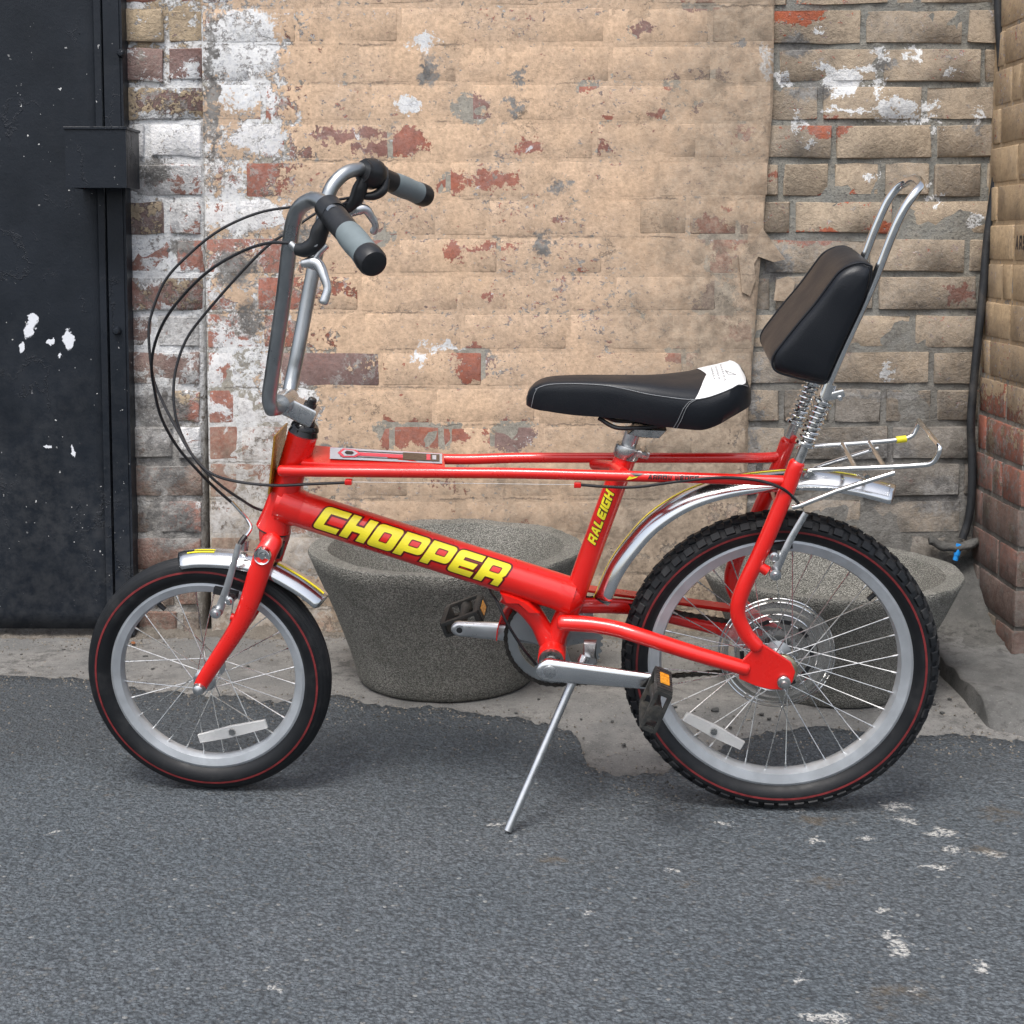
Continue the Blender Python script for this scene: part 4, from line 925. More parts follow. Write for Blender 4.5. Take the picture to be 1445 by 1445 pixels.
# --- wheels
def wheel(cu, R, r_out, r_in, tw, r_line, nspoke, hub_w, hub_r, knobs, seed):
    c = Vector((cu, 0, R)); rw = tw * .29
    mb = MB(); revolve(mb, [(r_out, -rw), (r_out - .004, -rw - .0015), (r_in + .003, -rw * .86), (r_in, -rw * .35), (r_in - .001, 0), (r_in, rw * .35), (r_in + .003, rw * .86), (r_out - .004, rw + .0015), (r_out, rw), (r_out - .006, rw * .8), (r_out - .008, 0), (r_out - .006, -rw * .8)], c, UY, 120, closed=True)
    rim = mb.build('wheel', M['rim'], bike)
    mb = MB(); prof = []; hr = (R - (r_out - .004)) / 2; rc = R - hr; NS = 26 if knobs else 60
    for k in range(NS + 1):
        a = -math.pi * 0.94 + 2 * math.pi * .94 * k / NS; w = math.sin(a) * tw / 2; rr = rc + math.cos(a) * hr
        if not knobs and abs(a) < 1.35 and k % 3 == 0: rr -= .0022          # ribbed road tread
        if knobs and abs(a) < 1.2: rr -= .0035
        prof.append((rr, w))
    revolve(mb, prof, c, UY, 160); mb.build('tyre', M['tyre'], rim)
    for sg in (-1, 1):
        mb = MB(); a = math.acos(max(-1, min(1, (r_line - rc) / hr))); w = math.sin(a) * tw / 2
        nn = Vector((math.cos(a), math.sin(a))); pr = []
        for d in (-.0017, 0, .0017):
            aa = a + d / hr; pr.append((rc + math.cos(aa) * hr + nn.x * .0007, sg * (math.sin(aa) * tw / 2 + nn.y * .0007)))
        revolve(mb, pr, c, UY, 160); mb.build('tyre_line', M['redline'], rim)
    if knobs:
        mb = MB(); N = 62
        for k in range(N):
            for row, (aa, wd, ln, hh, shift) in enumerate(((-.98, .011, .0155, .0046, 0), (-.42, .0105, .0125, .0048, .5), (.0, .010, .0115, .0048, 0), (.42, .0105, .0125, .0048, .5), (.98, .011, .0155, .0046, 0))):
                th = 2 * math.pi * (k + shift) / N + .003 * math.sin(k * 3.3 + row); d = Vector((math.cos(th), 0, math.sin(th))); tg = Vector((-math.sin(th), 0, math.cos(th)))
                nn = d * math.cos(aa) + UY * math.sin(aa); lat = UY * math.cos(aa) - d * math.sin(aa); sk = .35 if row in (1,) else (-.35 if row in (3,) else 0)
                base = c + d * (rc + math.cos(aa) * (hr - .0042)) + UY * math.sin(aa) * (tw / 2 - .001)
                box(mb, base + nn * (hh / 2 - .0006), (tg + lat * sk) * ln / 2, lat * wd / 2, nn * hh / 2, .0008)
        tr = mb.build('tread', M['knob'], rim, False); tag(tr, kind='stuff')
    mb = MB(); hw = hub_w / 2
    revolve(mb, [(0, -hw), (hub_r * .8, -hw), (hub_r, -hw + .003), (hub_r, -hw + .006), (hub_r * .55, -hw + .010), (hub_r * .55, hw - .010), (hub_r, hw - .006), (hub_r, hw - .003), (hub_r * .8, hw), (0, hw)], c, UY, 36)
    mb.build('hub', M['alu'], rim)
    rs = random.Random(seed); cross = .36 * 2 if nspoke > 30 else .55
    for k in range(nspoke):
        th = 2 * math.pi * (k + .5) / nspoke; sg = 1 if k % 2 else -1; dirn = 1 if (k // 2) % 2 else -1
        t0_ = th + dirn * (1.05 + rs.uniform(-.02, .02)); a = c + Vector((math.cos(t0_), 0, math.sin(t0_))) * (hub_r * .86) + UY * sg * (hw - .0045)
        b = c + Vector((math.cos(th), 0, math.sin(th))) * (r_in + .001) + UY * sg * .002
        mb = MB(); tube(mb, [a, a.lerp(b, .94), a.lerp(b, .945), b], [.00092, .00092, .0016, .0016], 6); mb.build('spoke', M['spoke'], rim)
    return rim, c
wf, cf = wheel(-WB, RF, .166, .1475, .046, .1885, 28, .066, .019, False, 1)
wr_, cr = wheel(0.0, RR, .212, .1905, .056, .2300, 36, .062, .024, True, 2)
def reflector(rim, pa, pb, w, wd, nm='spoke_reflector'):
    a, b = B(*pa, w), B(*pb, w); d = (b - a); L = d.length; d.normalize(); n = d.cross(UY).normalized(); m_ = (a + b) / 2
    mb = MB(); prism(mb, [a - n * wd * .35, m_ - n * wd * .5, b - n * wd * .35, b + n * wd * .35, m_ + n * wd * .5, a + n * wd * .35], (0, .007, 0), .0015); o = mb.build(nm, M['clear'], rim)
    mb = MB(); revolve(mb, [(0, -.006), (.0055, -.006), (.0065, -.003), (.0065, .002)], m_, UY, 18); mb.build('reflector_clip', M['steel'], rim)
reflector(wf, (281, 1042), (376, 1021), .012, .021); reflector(wr_, (966, 1010), (1048, 1052), .014, .022)
for rim, a, b in ((wf, (233, 860), (221, 850)), (wr_, (1225, 846), (1239, 834))):
    mb = MB(); tube(mb, [B(*a, .002), B(*a, .002).lerp(B(*b, .002), .6), B(*b, .002)], [.0042, .0042, .003], 10); mb.build('valve', M['black'], rim)
for c, w, r in ((cf, .062, .0095), (cr, .082, .0095)):
    pass
mb = MB(); revolve(mb, [(0, -.071), (.005, -.0705), (.0085, -.068), (.0098, -.063), (.0105, -.057), (.0105, -.052)], cf, UY, 24); mb.build('axle_nut', M['alu'], wf)
mb = MB(); tube(mb, [cf - UY * .06, cf + UY * .065], .0045, 10); mb.build('axle', M['steel'], wf)
mb = MB(); revolve(mb, [(0, -.094), (.0048, -.0935), (.0048, -.086), (.009, -.085), (.0105, -.083), (.0105, -.075)], cr, UY, 20); mb.build('axle_nut', M['steel'], wr_)
mb = MB(); tube(mb, [cr - UY * .09, cr + UY * .085], .0045, 10); mb.build('axle', M['brass'], wr_)
mb = MB(); revolve(mb, [(0, -.058), (.014, -.058), (.020, -.054), (.0225, -.048), (.0225, -.040), (.0265, -.037), (.0265, -.030), (.012, -.028)], cr, UY, 36); mb.build('hub_drum', M['brass'], wr_)
# slotted spoke guard disc and sprockets on the far side
mb = MB(); n_ = 120; ring = [(.030, .036), (.052, .034), (.060, .030), (.066, .034), (.074, .034), (.079, .031), (.086, .035), (.092, .033), (.094, .036)]
revolve(mb, ring, cr, UY, 96); gd = mb.build('spoke_guard', M['guardclear'], wr_)
for rr in (.0935, .087, .066, .0535):
    mb = MB(); revolve(mb, [(rr, .0325), (rr + .0012, .0315), (rr + .0024, .0325)], cr, UY, 96); mb.build('guard_ring', M['chrome'], wr_)
mb = MB()
for k in range(10):
    th = 2 * math.pi * k / 10 + .1; d = Vector((math.cos(th), 0, math.sin(th))); tg = Vector((-math.sin(th), 0, math.cos(th)))
    box(mb, cr + d * .0565 + UY * .0302, tg * .010, d * .0035, UY * .0012, .0008)
mb.build('guard_slots', M['black'], wr_)
for rr, w in ((.036, .044), (.031, .049), (.026, .054), (.022, .059)):
    mb = MB(); pts = []
    for k in range(72): r_ = rr + (.0022 if k % 3 == 1 else -.0008); pts.append(cr + Vector((math.cos(k / 72 * 6.2832) * r_, w, math.sin(k / 72 * 6.2832) * r_)))
    prism(mb, pts, (0, .002, 0)); mb.build('sprocket', M['steel'], wr_, False)

# --- fork
steer = B(386, 752, 0); 
bl = [(385, 764, .030), (374, 784, .047), (364, 812, .050), (352, 850, .052), (336, 885, .053), (308, 928, .053), (289, 957, .053), (283, 968, .053)]
mb = MB(); tube(mb, [ht[-1] + hax * .002, ht[-1] + hax * .012, B(383, 768, 0)], [.0235, .0205, .019], 28); tube(mb, [B(383, 766, -.032), B(383, 764, 0), B(383, 766, .032)], [.017, .0195, .017], 22, round_end=True)
fork = mb.build('fork', M['red'], bike)
for sg in (1, -1):
    P = path(bl, 5); P = P if sg > 0 else [mirror(p) for p in P]
    mb = MB(); tube(mb, P, [.0165, .0180, .0178, .0165, .0150, .0132, .0122, .0115], 20, flat=(UY, .72), round_end=True); mb.build('blade', M['red'], fork)
a = B(370, 785, .062); mb = MB(); revolve(mb, [(0, -.001), (.005, -.001), (.006, .002), (.0105, .003), (.0118, -.002), (.0132, -.003), (.0140, .0), (.0140, .012)], a, UY, 28); mb.build('crown_cap', M['chrome'], fork)
mb = MB(); box(mb, B(396, 776, .0), (.003, 0, 0), (0, .011, 0), (.003, 0, .012), .001); mb.build('reflector_bracket', M['black'], fork)
mb = MB(); tube(mb, [B(342, 875, .05), B(326, 870, .05)], .0065, 12); mb.build('brake_boss', M['red'], fork)

# --- mudguards
def mudguard(crest, hw, drop, name, stripe_t):
    P = path(crest, 10); n = len(P); vs = []; fs = []; K = 11
    def sect(i, k, lift=0.0):
        a, b = P[max(i - 1, 0)], P[min(i + 1, n - 1)]; t = (b - a).normalized(); nn = t.cross(UY); nn = nn if nn.z > 0 else -nn
        ph = -1.35 + 2.7 * k; e = min(1, min(i, n - 1 - i) / 4 + .45)
        return P[i] + UY * (math.sin(ph) / math.sin(1.35)) * (hw + lift) * e + nn * ((math.cos(ph) - 1) * drop + lift)
    for i in range(n):
        for k in range(K): vs.append(sect(i, k / (K - 1)))
    for i in range(n - 1):
        for k in range(K - 1): fs.append((i * K + k, i * K + k + 1, (i + 1) * K + k + 1, (i + 1) * K + k))
    mb = MB(); mb.add(vs, fs); o = mb.build(name, M['guard'], bike); m = o.modifiers.new('thickness', 'SOLIDIFY'); m.thickness = .0012; m.offset = -1
    for k0, k1, i0, i1 in stripe_t:
        vs = []; fs = []; i0, i1 = int(i0 * (n - 1)), int(i1 * (n - 1))
        for i in range(i0, i1 + 1):
            vs += [sect(i, k0, .0006), sect(i, (k0 + k1) / 2, .0008), sect(i, k1, .0006)]
        for i in range(i1 - i0): fs += [(i * 3, i * 3 + 1, i * 3 + 4, i * 3 + 3), (i * 3 + 1, i * 3 + 2, i * 3 + 5, i * 3 + 4)]
        mb = MB(); mb.add(vs, fs); mb.build('stripe', M['yellow'], o)
    return o
mudguard([(838, 842, 0), (858, 795, 0), (884, 757, 0), (917, 722, 0), (966, 691, 0), (1026, 672, 0), (1095, 663, 0), (1150, 662, 0), (1200, 668, 0), (1235, 676, 0), (1264, 684, 0)], .034, .032, 'mudguard', [(.435, .475, .0, .82)])
mudguard([(252, 779, 0), (282, 775, 0), (320, 776, 0), (352, 780, 0), (386, 790, 0), (420, 808, 0), (444, 824, 0), (464, 840, 0)], .030, .027, 'mudguard', [(.36, .40, .08, .24), (.44, .48, .12, .24), (.40, .46, .60, .97)])
mb = MB(); tube(mb, [B(347, 762, 0), B(345, 776, 0)], .006, 10); tube(mb, [B(360, 778, .0), B(380, 768, 0)], .004, 10); mb.build('mudguard_bracket', M['steel'], bike)

# --- handlebar, stem
nb = [(383, 577, .066), (380, 560, .070), (384, 530, .080), (399, 429, .106), (408, 352, .124), (414, 314, .134), (424, 292, .148), (442, 282, .170), (458, 288, .196), (472, 302, .225)]
fb = [(407, 562, -.050), (410, 545, -.066), (415, 522, -.078), (420, 498, -.084), (433, 429, -.106), (449, 346, -.124), (455, 312, -.130), (463, 276, -.140), (474, 256, -.152), (492, 242, -.172), (515, 238, -.205)]
stemc = B(400, 568, 0)
mb = MB(); P = path(nb, 6)[::-1] + [B(392, 576, .035), B(398, 571, .01), B(402, 566, -.02)] + path(fb, 6)
tube(mb, P, .0118, 20); bar = mb.build('handlebar', M['darkalu'], bike)
# stem: clamp round the bar and extension back to the steerer
s0_, s1_ = B(405, 570, 0), B(434, 584, 0)
mb = MB(); tube(mb, [B(395, 571, .03), B(402, 567, .008), B(408, 562, -.022)], [.0165, .0185, .0165], 24); mb.build('stem_clamp', M['alu'], bar)
ex = (s1_ - s0_).normalized(); nx_ = ex.cross(UY); nx_ = nx_ if nx_.z > 0 else -nx_
mb = MB(); prism(mb, [s0_ - ex * .004 + UY * .016, s0_ - ex * .004 - UY * .016, s1_ + ex * .014 - UY * .017, s1_ + ex * .014 + UY * .017], nx_ * .030, .003); stem = mb.build('stem', M['alu'], bike)
mb = MB(); pb_ = s1_ - ex * .002 + nx_ * .015; tube(mb, [pb_, pb_ + nx_ * .004, pb_ + nx_ * .0045, pb_ + nx_ * .011, pb_ + nx_ * .013], [.0105, .0100, .0075, .0072, .0055], 18); mb.build('stem_bolt', M['black'], stem)
mb = MB(); tube(mb, [s1_ + ex * .001 - nx_ * .012, ht[0] - hax * .012], .0155, 20); mb.build('steerer', M['black'], stem)
# grips
def grip(pts, name='grip'):
    P = [B(*p) for p in pts]; d = (P[-1] - P[0]).normalized(); L = (P[-1] - P[0]).length; a = P[0]
    mb = MB(); tube(mb, [a, a + d * .004, a + d * L * .12, a + d * L * .42], [.0165, .0185, .0188, .0180], 28); g = mb.build(name, M['black'], bar)
    mb = MB(); tube(mb, [a + d * L * t for t in (.40, .45, .6, .72, .84)], [.0181, .0192, .0197, .0188, .0196], 28); mb.build('grip_sleeve', M['grey'], g)
    mb = MB(); tube(mb, [a + d * L * t for t in (.83, .87, .95, .985, 1.0)], [.0198, .0205, .0203, .0180, .0120], 28); mb.build('grip_end', M['black'], g)
    return g, a, d
g1, ga, gd_ = grip([(467, 300, .205), (529, 374, .335)])
g2, gb, gdb = grip([(519, 243, -.205), (603, 278, -.335)])
# gear shifter housing on the far side
mb = MB(); tube(mb, [B(512, 240, -.195), B(517, 242, -.2), B(522, 244, -.208), B(528, 247, -.217), B(534, 250, -.224)], [.0205, .0235, .0265, .0265, .0215], 24); tube(mb, path([(545, 252, -.22), (540, 268, -.21), (528, 276, -.205), (512, 277, -.2)], 5), [.007, .009, .008, .006], 12); mb.build('gear_shifter', M['black'], bar)
mb = MB(); tube(mb, [B(524, 240, -.205), B(532, 232, -.21), B(541, 240, -.22), B(543, 256, -.22)], [.006, .009, .009, .007], 14); mb.build('shifter_window', plain('shifter_grey', (0.08, 0.09, 0.10), .3), bar)
# brake levers
def lever(mount, body, blade, w):
    mb = MB(); tube(mb, [B(*p) for p in mount], .0195, 24); h = mb.build('lever_mount', M['black'], bar)
    mb = MB(); tube(mb, path(body, 5), [.010, .0130, .0125, .0115, .0085], 14); mb.build('lever_bracket', M['black'], bar)
    mb = MB(); tube(mb, path(blade, 6), [.0060, .0100, .0085, .0068, .0058, .0068], 14, flat=(UY, .75), round_end=True); mb.build('brake_lever', M['alu'], bar); return h
lever([(462, 291, .195), (468, 300, .207), (472, 304, .214)], [(462, 306, .205), (452, 325, .205), (446, 342, .205), (432, 352, .203), (418, 352, .20)], [(428, 372, .205), (441, 371, .205), (451, 376, .208), (458, 392, .215), (462, 408, .22), (457, 426, .225)], 1)
mb = MB(); tube(mb, [B(409, 343, .2), B(419, 352, .2)], [.005, .0065], 12); tube(mb, [B(440, 372, .205), B(452, 355, .205), B(462, 346, .205)], .0045, 10); mb.build('lever_adjuster', M['alu'], bar)
mb = MB(); revolve(mb, [(0, -.012), (.004, -.0115), (.0045, -.008)], B(447, 343, .205), UY, 14); mb.build('lever_pivot', M['alu'], bar)
lever([(512, 241, -.19), (516, 242, -.195), (521, 245, -.2)], [(514, 252, -.195), (508, 266, -.195), (502, 282, -.195), (492, 292, -.195), (484, 296, -.195)], [(494, 302, -.195), (506, 296, -.195), (516, 296, -.198), (524, 306, -.203), (530, 318, -.207), (527, 327, -.21)], -1)
# cables
def cab(lst, r=.0024):
    mb = MB(); tube(mb, path(lst, 8), r, 10); return mb.build('control_cable', M['cable'], bike)
cab([(505, 277, -.195), (470, 283, -.18), (419, 291, -.15), (366, 300, -.13), (313, 323, -.11), (270, 356, -.10), (233, 396, -.085), (213, 446, -.07), (210, 479, -.06), (216, 532, -.045), (230, 568, -.03), (250, 606, -.01), (272, 643, .015), (298, 668, .03), (337, 680, .046), (388, 685, .048), (440, 683, .049), (488, 681, .049)])
cab([(409, 343, .20), (379, 343, .19), (339, 356, .17), (290, 386, .15), (246, 432, .125), (223, 472, .105), (214, 512, .09), (218, 550, .075), (228, 590, .06), (250, 630, .045), (280, 665, .03), (305, 690, .015), (328, 710, .01)])
cab([(500, 284, -.195), (455, 296, -.16), (409, 326, -.13), (379, 346, -.12), (339, 386, -.11), (290, 442, -.10), (263, 479, -.09), (248, 522, -.075), (245, 562, -.06), (251, 599, -.045), (270, 640, -.03), (300, 675, -.02), (336, 702, -.025), (371, 720, -.040), (420, 716, -.044), (560, 760, -.044), (650, 790, -.044), (684, 815, -.034), (692, 834, -.014), (702, 850, .01), (716, 880, .02), (738, 915, .018), (757, 938, .01)])
cab([(818, 684, .058), (860, 687, .060), (900, 687, .062), (960, 679, .064), (1020, 674, .068), (1070, 678, .073), (1105, 690, .078), (1125, 708, .07), (1132, 716, .05)])
mb = MB(); tube(mb, [B(492, 680, .049), B(815, 684, .056)], .0005, 6); mb.build('brake_wire', M['steel'], bike)
# V-brakes
def vbrake(arm, pivot, boss, pad, noodle, w):
    mb = MB(); tube(mb, path(arm, 4), [.0075, .0062, .0055, .0050], 10, flat=(UY, .6)); o = mb.build('brake_arm', M['alu'], bike)
    a = B(*pivot, w + .006); mb = MB(); revolve(mb, [(0, -.010), (.004, -.0095), (.005, -.006), (.009, -.005), (.010, .006), (.0085, .012)], a, UY, 20); mb.build('brake_pivot', M['alu'], o)
    pa, pb2 = B(*pad[0], w - .02), B(*pad[1], w - .02); d = (pb2 - pa).normalized(); n = d.cross(UY); mb = MB(); box(mb, (pa + pb2) / 2, d * ((pb2 - pa).length / 2), n * .0055, UY * .006, .002); mb.build('brake_pad', M['black'], o)
    a = B(*boss, w - .004); mb = MB(); revolve(mb, [(0, -.012), (.004, -.012), (.005, -.008), (.0075, -.007), (.0075, .012)], a, UY, 16); mb.build('pad_bolt', M['alu'], o)
    if noodle: mb = MB(); tube(mb, path(noodle, 6), .003, 10); mb.build('cable_noodle', M['chrome'], o)
    return o
vbrake([(309, 862, .056), (320, 830, .056), (330, 795, .054), (337, 768, .05)], (305, 864), (325, 846), ((302, 832), (336, 840)), [(327, 708, .01), (338, 720, .01), (349, 733, .01), (354, 745, .015), (347, 757, .02)], .056)
mb = MB(); tube(mb, path([(346, 757, .02), (340, 765, .03), (334, 776, .045)], 4), [.005, .0045, .003], 10); mb.build('cable_boot', M['black'], bike)
vbrake([(1093, 808, .072), (1104, 785, .072), (1116, 760, .070), (1137, 724, .066)], (1094, 810), (1092, 784), ((1066, 775), (1118, 768)), None, .074)
mb = MB(); tube(mb, [B(1068, 796, .07), B(1083, 806, .072)], .0085, 12); mb.build('brake_boss', M['red'], frame)

# --- saddle
SEC = [(743, 559, 571, 566, .008), (747, 547, 574, 560, .017), (757, 537, 578, 550, .024), (775, 531, 581, 543.5, .028), (810, 529, 586, 542, .031), (850, 528.5, 589, 544, .034), (880, 528, 592, 549, .040), (910, 527.5, 598, 556, .050), (940, 526, 603, 561, .066), (970, 522.5, 606.5, 564.5, .083), (990, 519, 607, 562.5, .092), (1010, 515.5, 600, 556, .095), (1030, 513.5, 588, 547, .092), (1044, 517, 580, 538, .082), (1053, 526, 574, 539, .066), (1057.5, 543, 569, 550, .036)]
st = []
for x, ty, by, sy, hw in SEC:
    c0 = B(x, ty + .62 * hw * 190, 0); vb = B(x, by, hw * .9); vs_ = B(x, sy, hw)
    st.append((c0.x, c0.z, vb.z, vs_.z, hw))
def sadd(k):
    k = max(0, min(len(st) - 1.0001, k)); i = int(k); f_ = k - i; P4 = [st[max(0, min(len(st) - 1, i + d))] for d in (-1, 0, 1, 2)]
    return [0.5 * ((2 * P4[1][j]) + (P4[2][j] - P4[0][j]) * f_ + (2 * P4[0][j] - 5 * P4[1][j] + 4 * P4[2][j] - P4[3][j]) * f_ ** 2 + (3 * P4[1][j] - P4[0][j] - 3 * P4[2][j] + P4[3][j]) * f_ ** 3) for j in range(5)]
def sec_pts(k):
    u, vt, vb, vs_, hw = sadd(k); vs_ = min(vs_, vt - .001)
    half = [(.60, vb + .004), (.88, vb), (.98, vb + .3 * (vs_ - vb)), (1.0, vb + .72 * (vs_ - vb)), (.975, vs_), (.90, vs_ + .42 * (vt - vs_)), (.74, vs_ + .78 * (vt - vs_)), (.45, vt - .0008), (.2, vt)]
    return u, [(-a * hw, z) for a, z in half] + [(0, vt)] + [(a * hw, z) for a, z in half[::-1]]
mb = MB(); vs = []; fs = []; NK = 90; KK = None
for i in range(NK + 1):
    u, pts = sec_pts(i / NK * (len(st) - 1)); KK = len(pts); vs += [Vector((u, y, z)) for y, z in pts]
for i in range(NK):
    for k in range(KK): fs.append((i * KK + k, i * KK + (k + 1) % KK, (i + 1) * KK + (k + 1) % KK, (i + 1) * KK + k))
fs += [tuple(range(KK)), tuple(range(NK * KK, (NK + 1) * KK))]
mb.add(vs, fs); saddle = mb.build('saddle', M['vinyl'], bike, True, 60)
def kx(px):                      # station along the saddle for a photograph column
    for i in range(len(SEC) - 1):
        if SEC[i][0] <= px <= SEC[i + 1][0]: return i + (px - SEC[i][0]) / (SEC[i + 1][0] - SEC[i][0])
    return 0 if px < SEC[0][0] else len(SEC) - 1
# white rear panel: between the two seams
vs = []; fs = []; n1, idx = 26, list(range(4, KK - 4))
for i in range(n1 + 1):
    for q, k in enumerate(idx):
        a = abs((k - (KK - 1) / 2) / ((KK - 1) / 2 - 4)); start = kx(997 - 20 * a ** 1.2); end = kx(1051 - 9 * a ** 2)
        kk = start + (end - start) * i / n1; u, pts = sec_pts(kk); y, z = pts[k]; vs.append(Vector((u, y * 1.004, z + .0009)))
m_ = len(idx)
for i in range(n1):
    for k in range(m_ - 1): fs.append((i * m_ + k, i * m_ + k + 1, (i + 1) * m_ + k + 1, (i + 1) * m_ + k))
mb = MB(); mb.add(vs, fs); mb.build('rear_panel', M['white'], saddle, True, 0)
def seam(kind, x0, x1, k, n=40, lift=.0006):
    mb = MB(); P = []
    for i in range(n + 1):
        u, pts = sec_pts(kx(x0 + (x1 - x0) * i / n)); y, z = pts[k]; P.append(Vector((u, y * 1.01, z + lift)))
    tube(mb, P, .00055, 6); return mb.build(kind, M['thread'], saddle)
seam('seam', 757, 1049, 4); seam('seam', 757, 1049, KK - 5)
def cross_seam(fx):
    mb = MB(); P = []
    for q in range(13):
        t = q / 12; k = 4 - 3 * t; i0 = int(k); f_ = k - i0; u, pts = sec_pts(kx(fx(t))); a = pts[i0]; b = pts[min(i0 + 1, KK - 1)]; P.append(Vector((u, (a[0] + (b[0] - a[0]) * f_) * 1.012, a[1] + (b[1] - a[1]) * f_)))
    tube(mb, P, .00055, 6); mb.build('seam', M['thread'], saddle)
cross_seam(lambda t: 975 - 26 * t ** .6); cross_seam(lambda t: 978 - 25 * t ** .6); cross_seam(lambda t: 760 - 9 * t ** .5)
# printed emblem and small rows of print on the white panel
def pan(px, a):
    u, pts = sec_pts(kx(px)); k = (KK - 1) / 2 + a * ((KK - 1) / 2 - 4); i0 = int(k); f_ = k - i0; p, q = pts[i0], pts[min(i0 + 1, KK - 1)]
    return Vector((u, p[0] + (q[0] - p[0]) * f_, p[1] + (q[1] - p[1]) * f_ + .0016))
mb = MB(); tube(mb, [pan(1023, .05), pan(1026, -.25), pan(1036, -.28), pan(1024, .0)], .0007, 6)
for rowx, n_, half in ((1019.5, 7, .55), (1012.5, 6, .45), (1006, 6, .42)):
    for q in range(n_):
        a = -half + 2 * half * (q + .5) / n_ - .05; tube(mb, [pan(rowx - 1.4, a), pan(rowx + 1.4, a + .05)], .00045, 5); tube(mb, [pan(rowx + 1.4, a + .05), pan(rowx - 1.2, a + .09)], .0004, 5)
mb.build('print', M['print'], saddle)
# rails, clamp, seat post
rl = MB()
for sg in (1, -1):
    P = [B(845, 590, .012), B(868, 603, .022), B(895, 604, .022), B(925, 602, .022), B(958, 596, .035)]; P = catmull(P, 5); P = P if sg > 0 else [mirror(p) for p in P]; tube(rl, P, .0035, 10)
rl.build('seat_rail', M['black'], saddle)
mb = MB(); tube(mb, [B(884, 640, 0), B(888, 625, 0), B(893, 609, 0)], .0125, 24); post = mb.build('seat_post', M['alu'], bike)
mb = MB(); prism(mb, [B(885, 607, 0), B(895, 600, 0), B(940, 602, 0), B(930, 613, 0), B(905, 612, 0)], (0, .052, 0), .002); mb.build('saddle_clamp', M['steel'], post)
mb = MB(); ca, cb = B(882, 645, 0), B(887, 628, 0); tube(mb, [ca, ca.lerp(cb, .1), ca.lerp(cb, .9), cb], [.0195, .0205, .0205, .0195], 28); box(mb, B(907, 640, .004), (.010, 0, -.002), (0, .010, 0), (.002, 0, .0055), .002); revolve(mb, [(0, -.005), (.0045, -.0045), (.0055, -.001), (.0055, .03)], B(909, 641, .018), UY, 16); mb.build('seat_clamp', M['steel'], post)

# --- padded backrest, sissy bar, springs
bk = [(1231, 374), (1229, 392), (1222, 420), (1196, 476), (1172, 528), (1165, 541), (1152, 541), (1120, 533), (1097, 526), (1089, 517), (1090, 503), (1104, 483), (1128, 453), (1150, 427), (1172, 397), (1184, 382), (1198, 373), (1216, 369)]
prof = [B(x, y, .092) for x, y in bk]; pc_ = sum(prof, Vector()) / len(prof); prof = catmull(prof + [prof[0]], 3)[:-1]; n_ = len(prof); vs = []; fs = []; NS_ = 15
for i in range(NS_):
    t = -1 + 2 * i / (NS_ - 1); w = .102 * (1 if abs(t) >= 1 else t / 1.0); e = abs(t); s = 1 - .10 * max(0, (e - .80) / .2) ** 2.2
    for p in prof:
        q = pc_ + (p - pc_) * s; vs.append(Vector((q.x, -w, q.z)))
for i in range(NS_ - 1):
    for k in range(n_): fs.append((i * n_ + k, i * n_ + (k + 1) % n_, (i + 1) * n_ + (k + 1) % n_, (i + 1) * n_ + k))
for e_, first in ((-1, 0), (1, (NS_ - 1) * n_)):
    prev = first
    for sc_, w in ((.80, .1052), (.55, .1068), (.25, .1074)):
        k = len(vs); vs += [Vector((pc_.x + (p.x - pc_.x) * sc_, -e_ * w, pc_.z + (p.z - pc_.z) * sc_)) for p in prof]
        for q in range(n_): fs.append((prev + q, prev + (q + 1) % n_, k + (q + 1) % n_, k + q))
        prev = k
    fs.append(tuple(range(prev, prev + n_)))
mb = MB(); mb.add(vs, fs); rest = mb.build('backrest', M['vinyl'], bike, True, 80)
for sg in (1, -1):
    mb = MB(); tube(mb, [Vector((pc_.x + (p.x - pc_.x) * .985, -sg * .0945, pc_.z + (p.z - pc_.z) * .985)) for p in prof + prof[:1]], .0016, 8, caps=False); mb.build('piping', M['vinyl'], rest)
sbn = [(1166, 556, .066), (1172, 534, .066), (1200, 470, .066), (1233, 397, .066), (1258, 333, .066), (1275, 296, .066), (1290, 274, .062), (1299, 262, .045), (1296, 254, .015)]
P = path(sbn, 6); Pm = [mirror(p) for p in P][::-1]
mb = MB(); tube(mb, P + Pm, .0067, 18); sb_ = mb.build('backrest_bar', M['chrome'], bike)
def spring(a, b, R, r, turns, name, parent, mat):
    d = (b - a).normalized(); L = (b - a).length; x = (UY - d * UY.dot(d)).normalized(); y = d.cross(x); P = []
    N = int(turns * 14)
    for i in range(N + 1): t = i / N; th = t * turns * 2 * math.pi; P.append(a + d * L * t + (x * math.cos(th) + y * math.sin(th)) * R)
    mb = MB(); tube(mb, P, r, 8); return mb.build(name, mat, parent)
sh0, sh1 = B(1123, 660, .066), B(1168, 552, .066); q0, q1 = B(1136, 626, .066), B(1162, 567, .066)
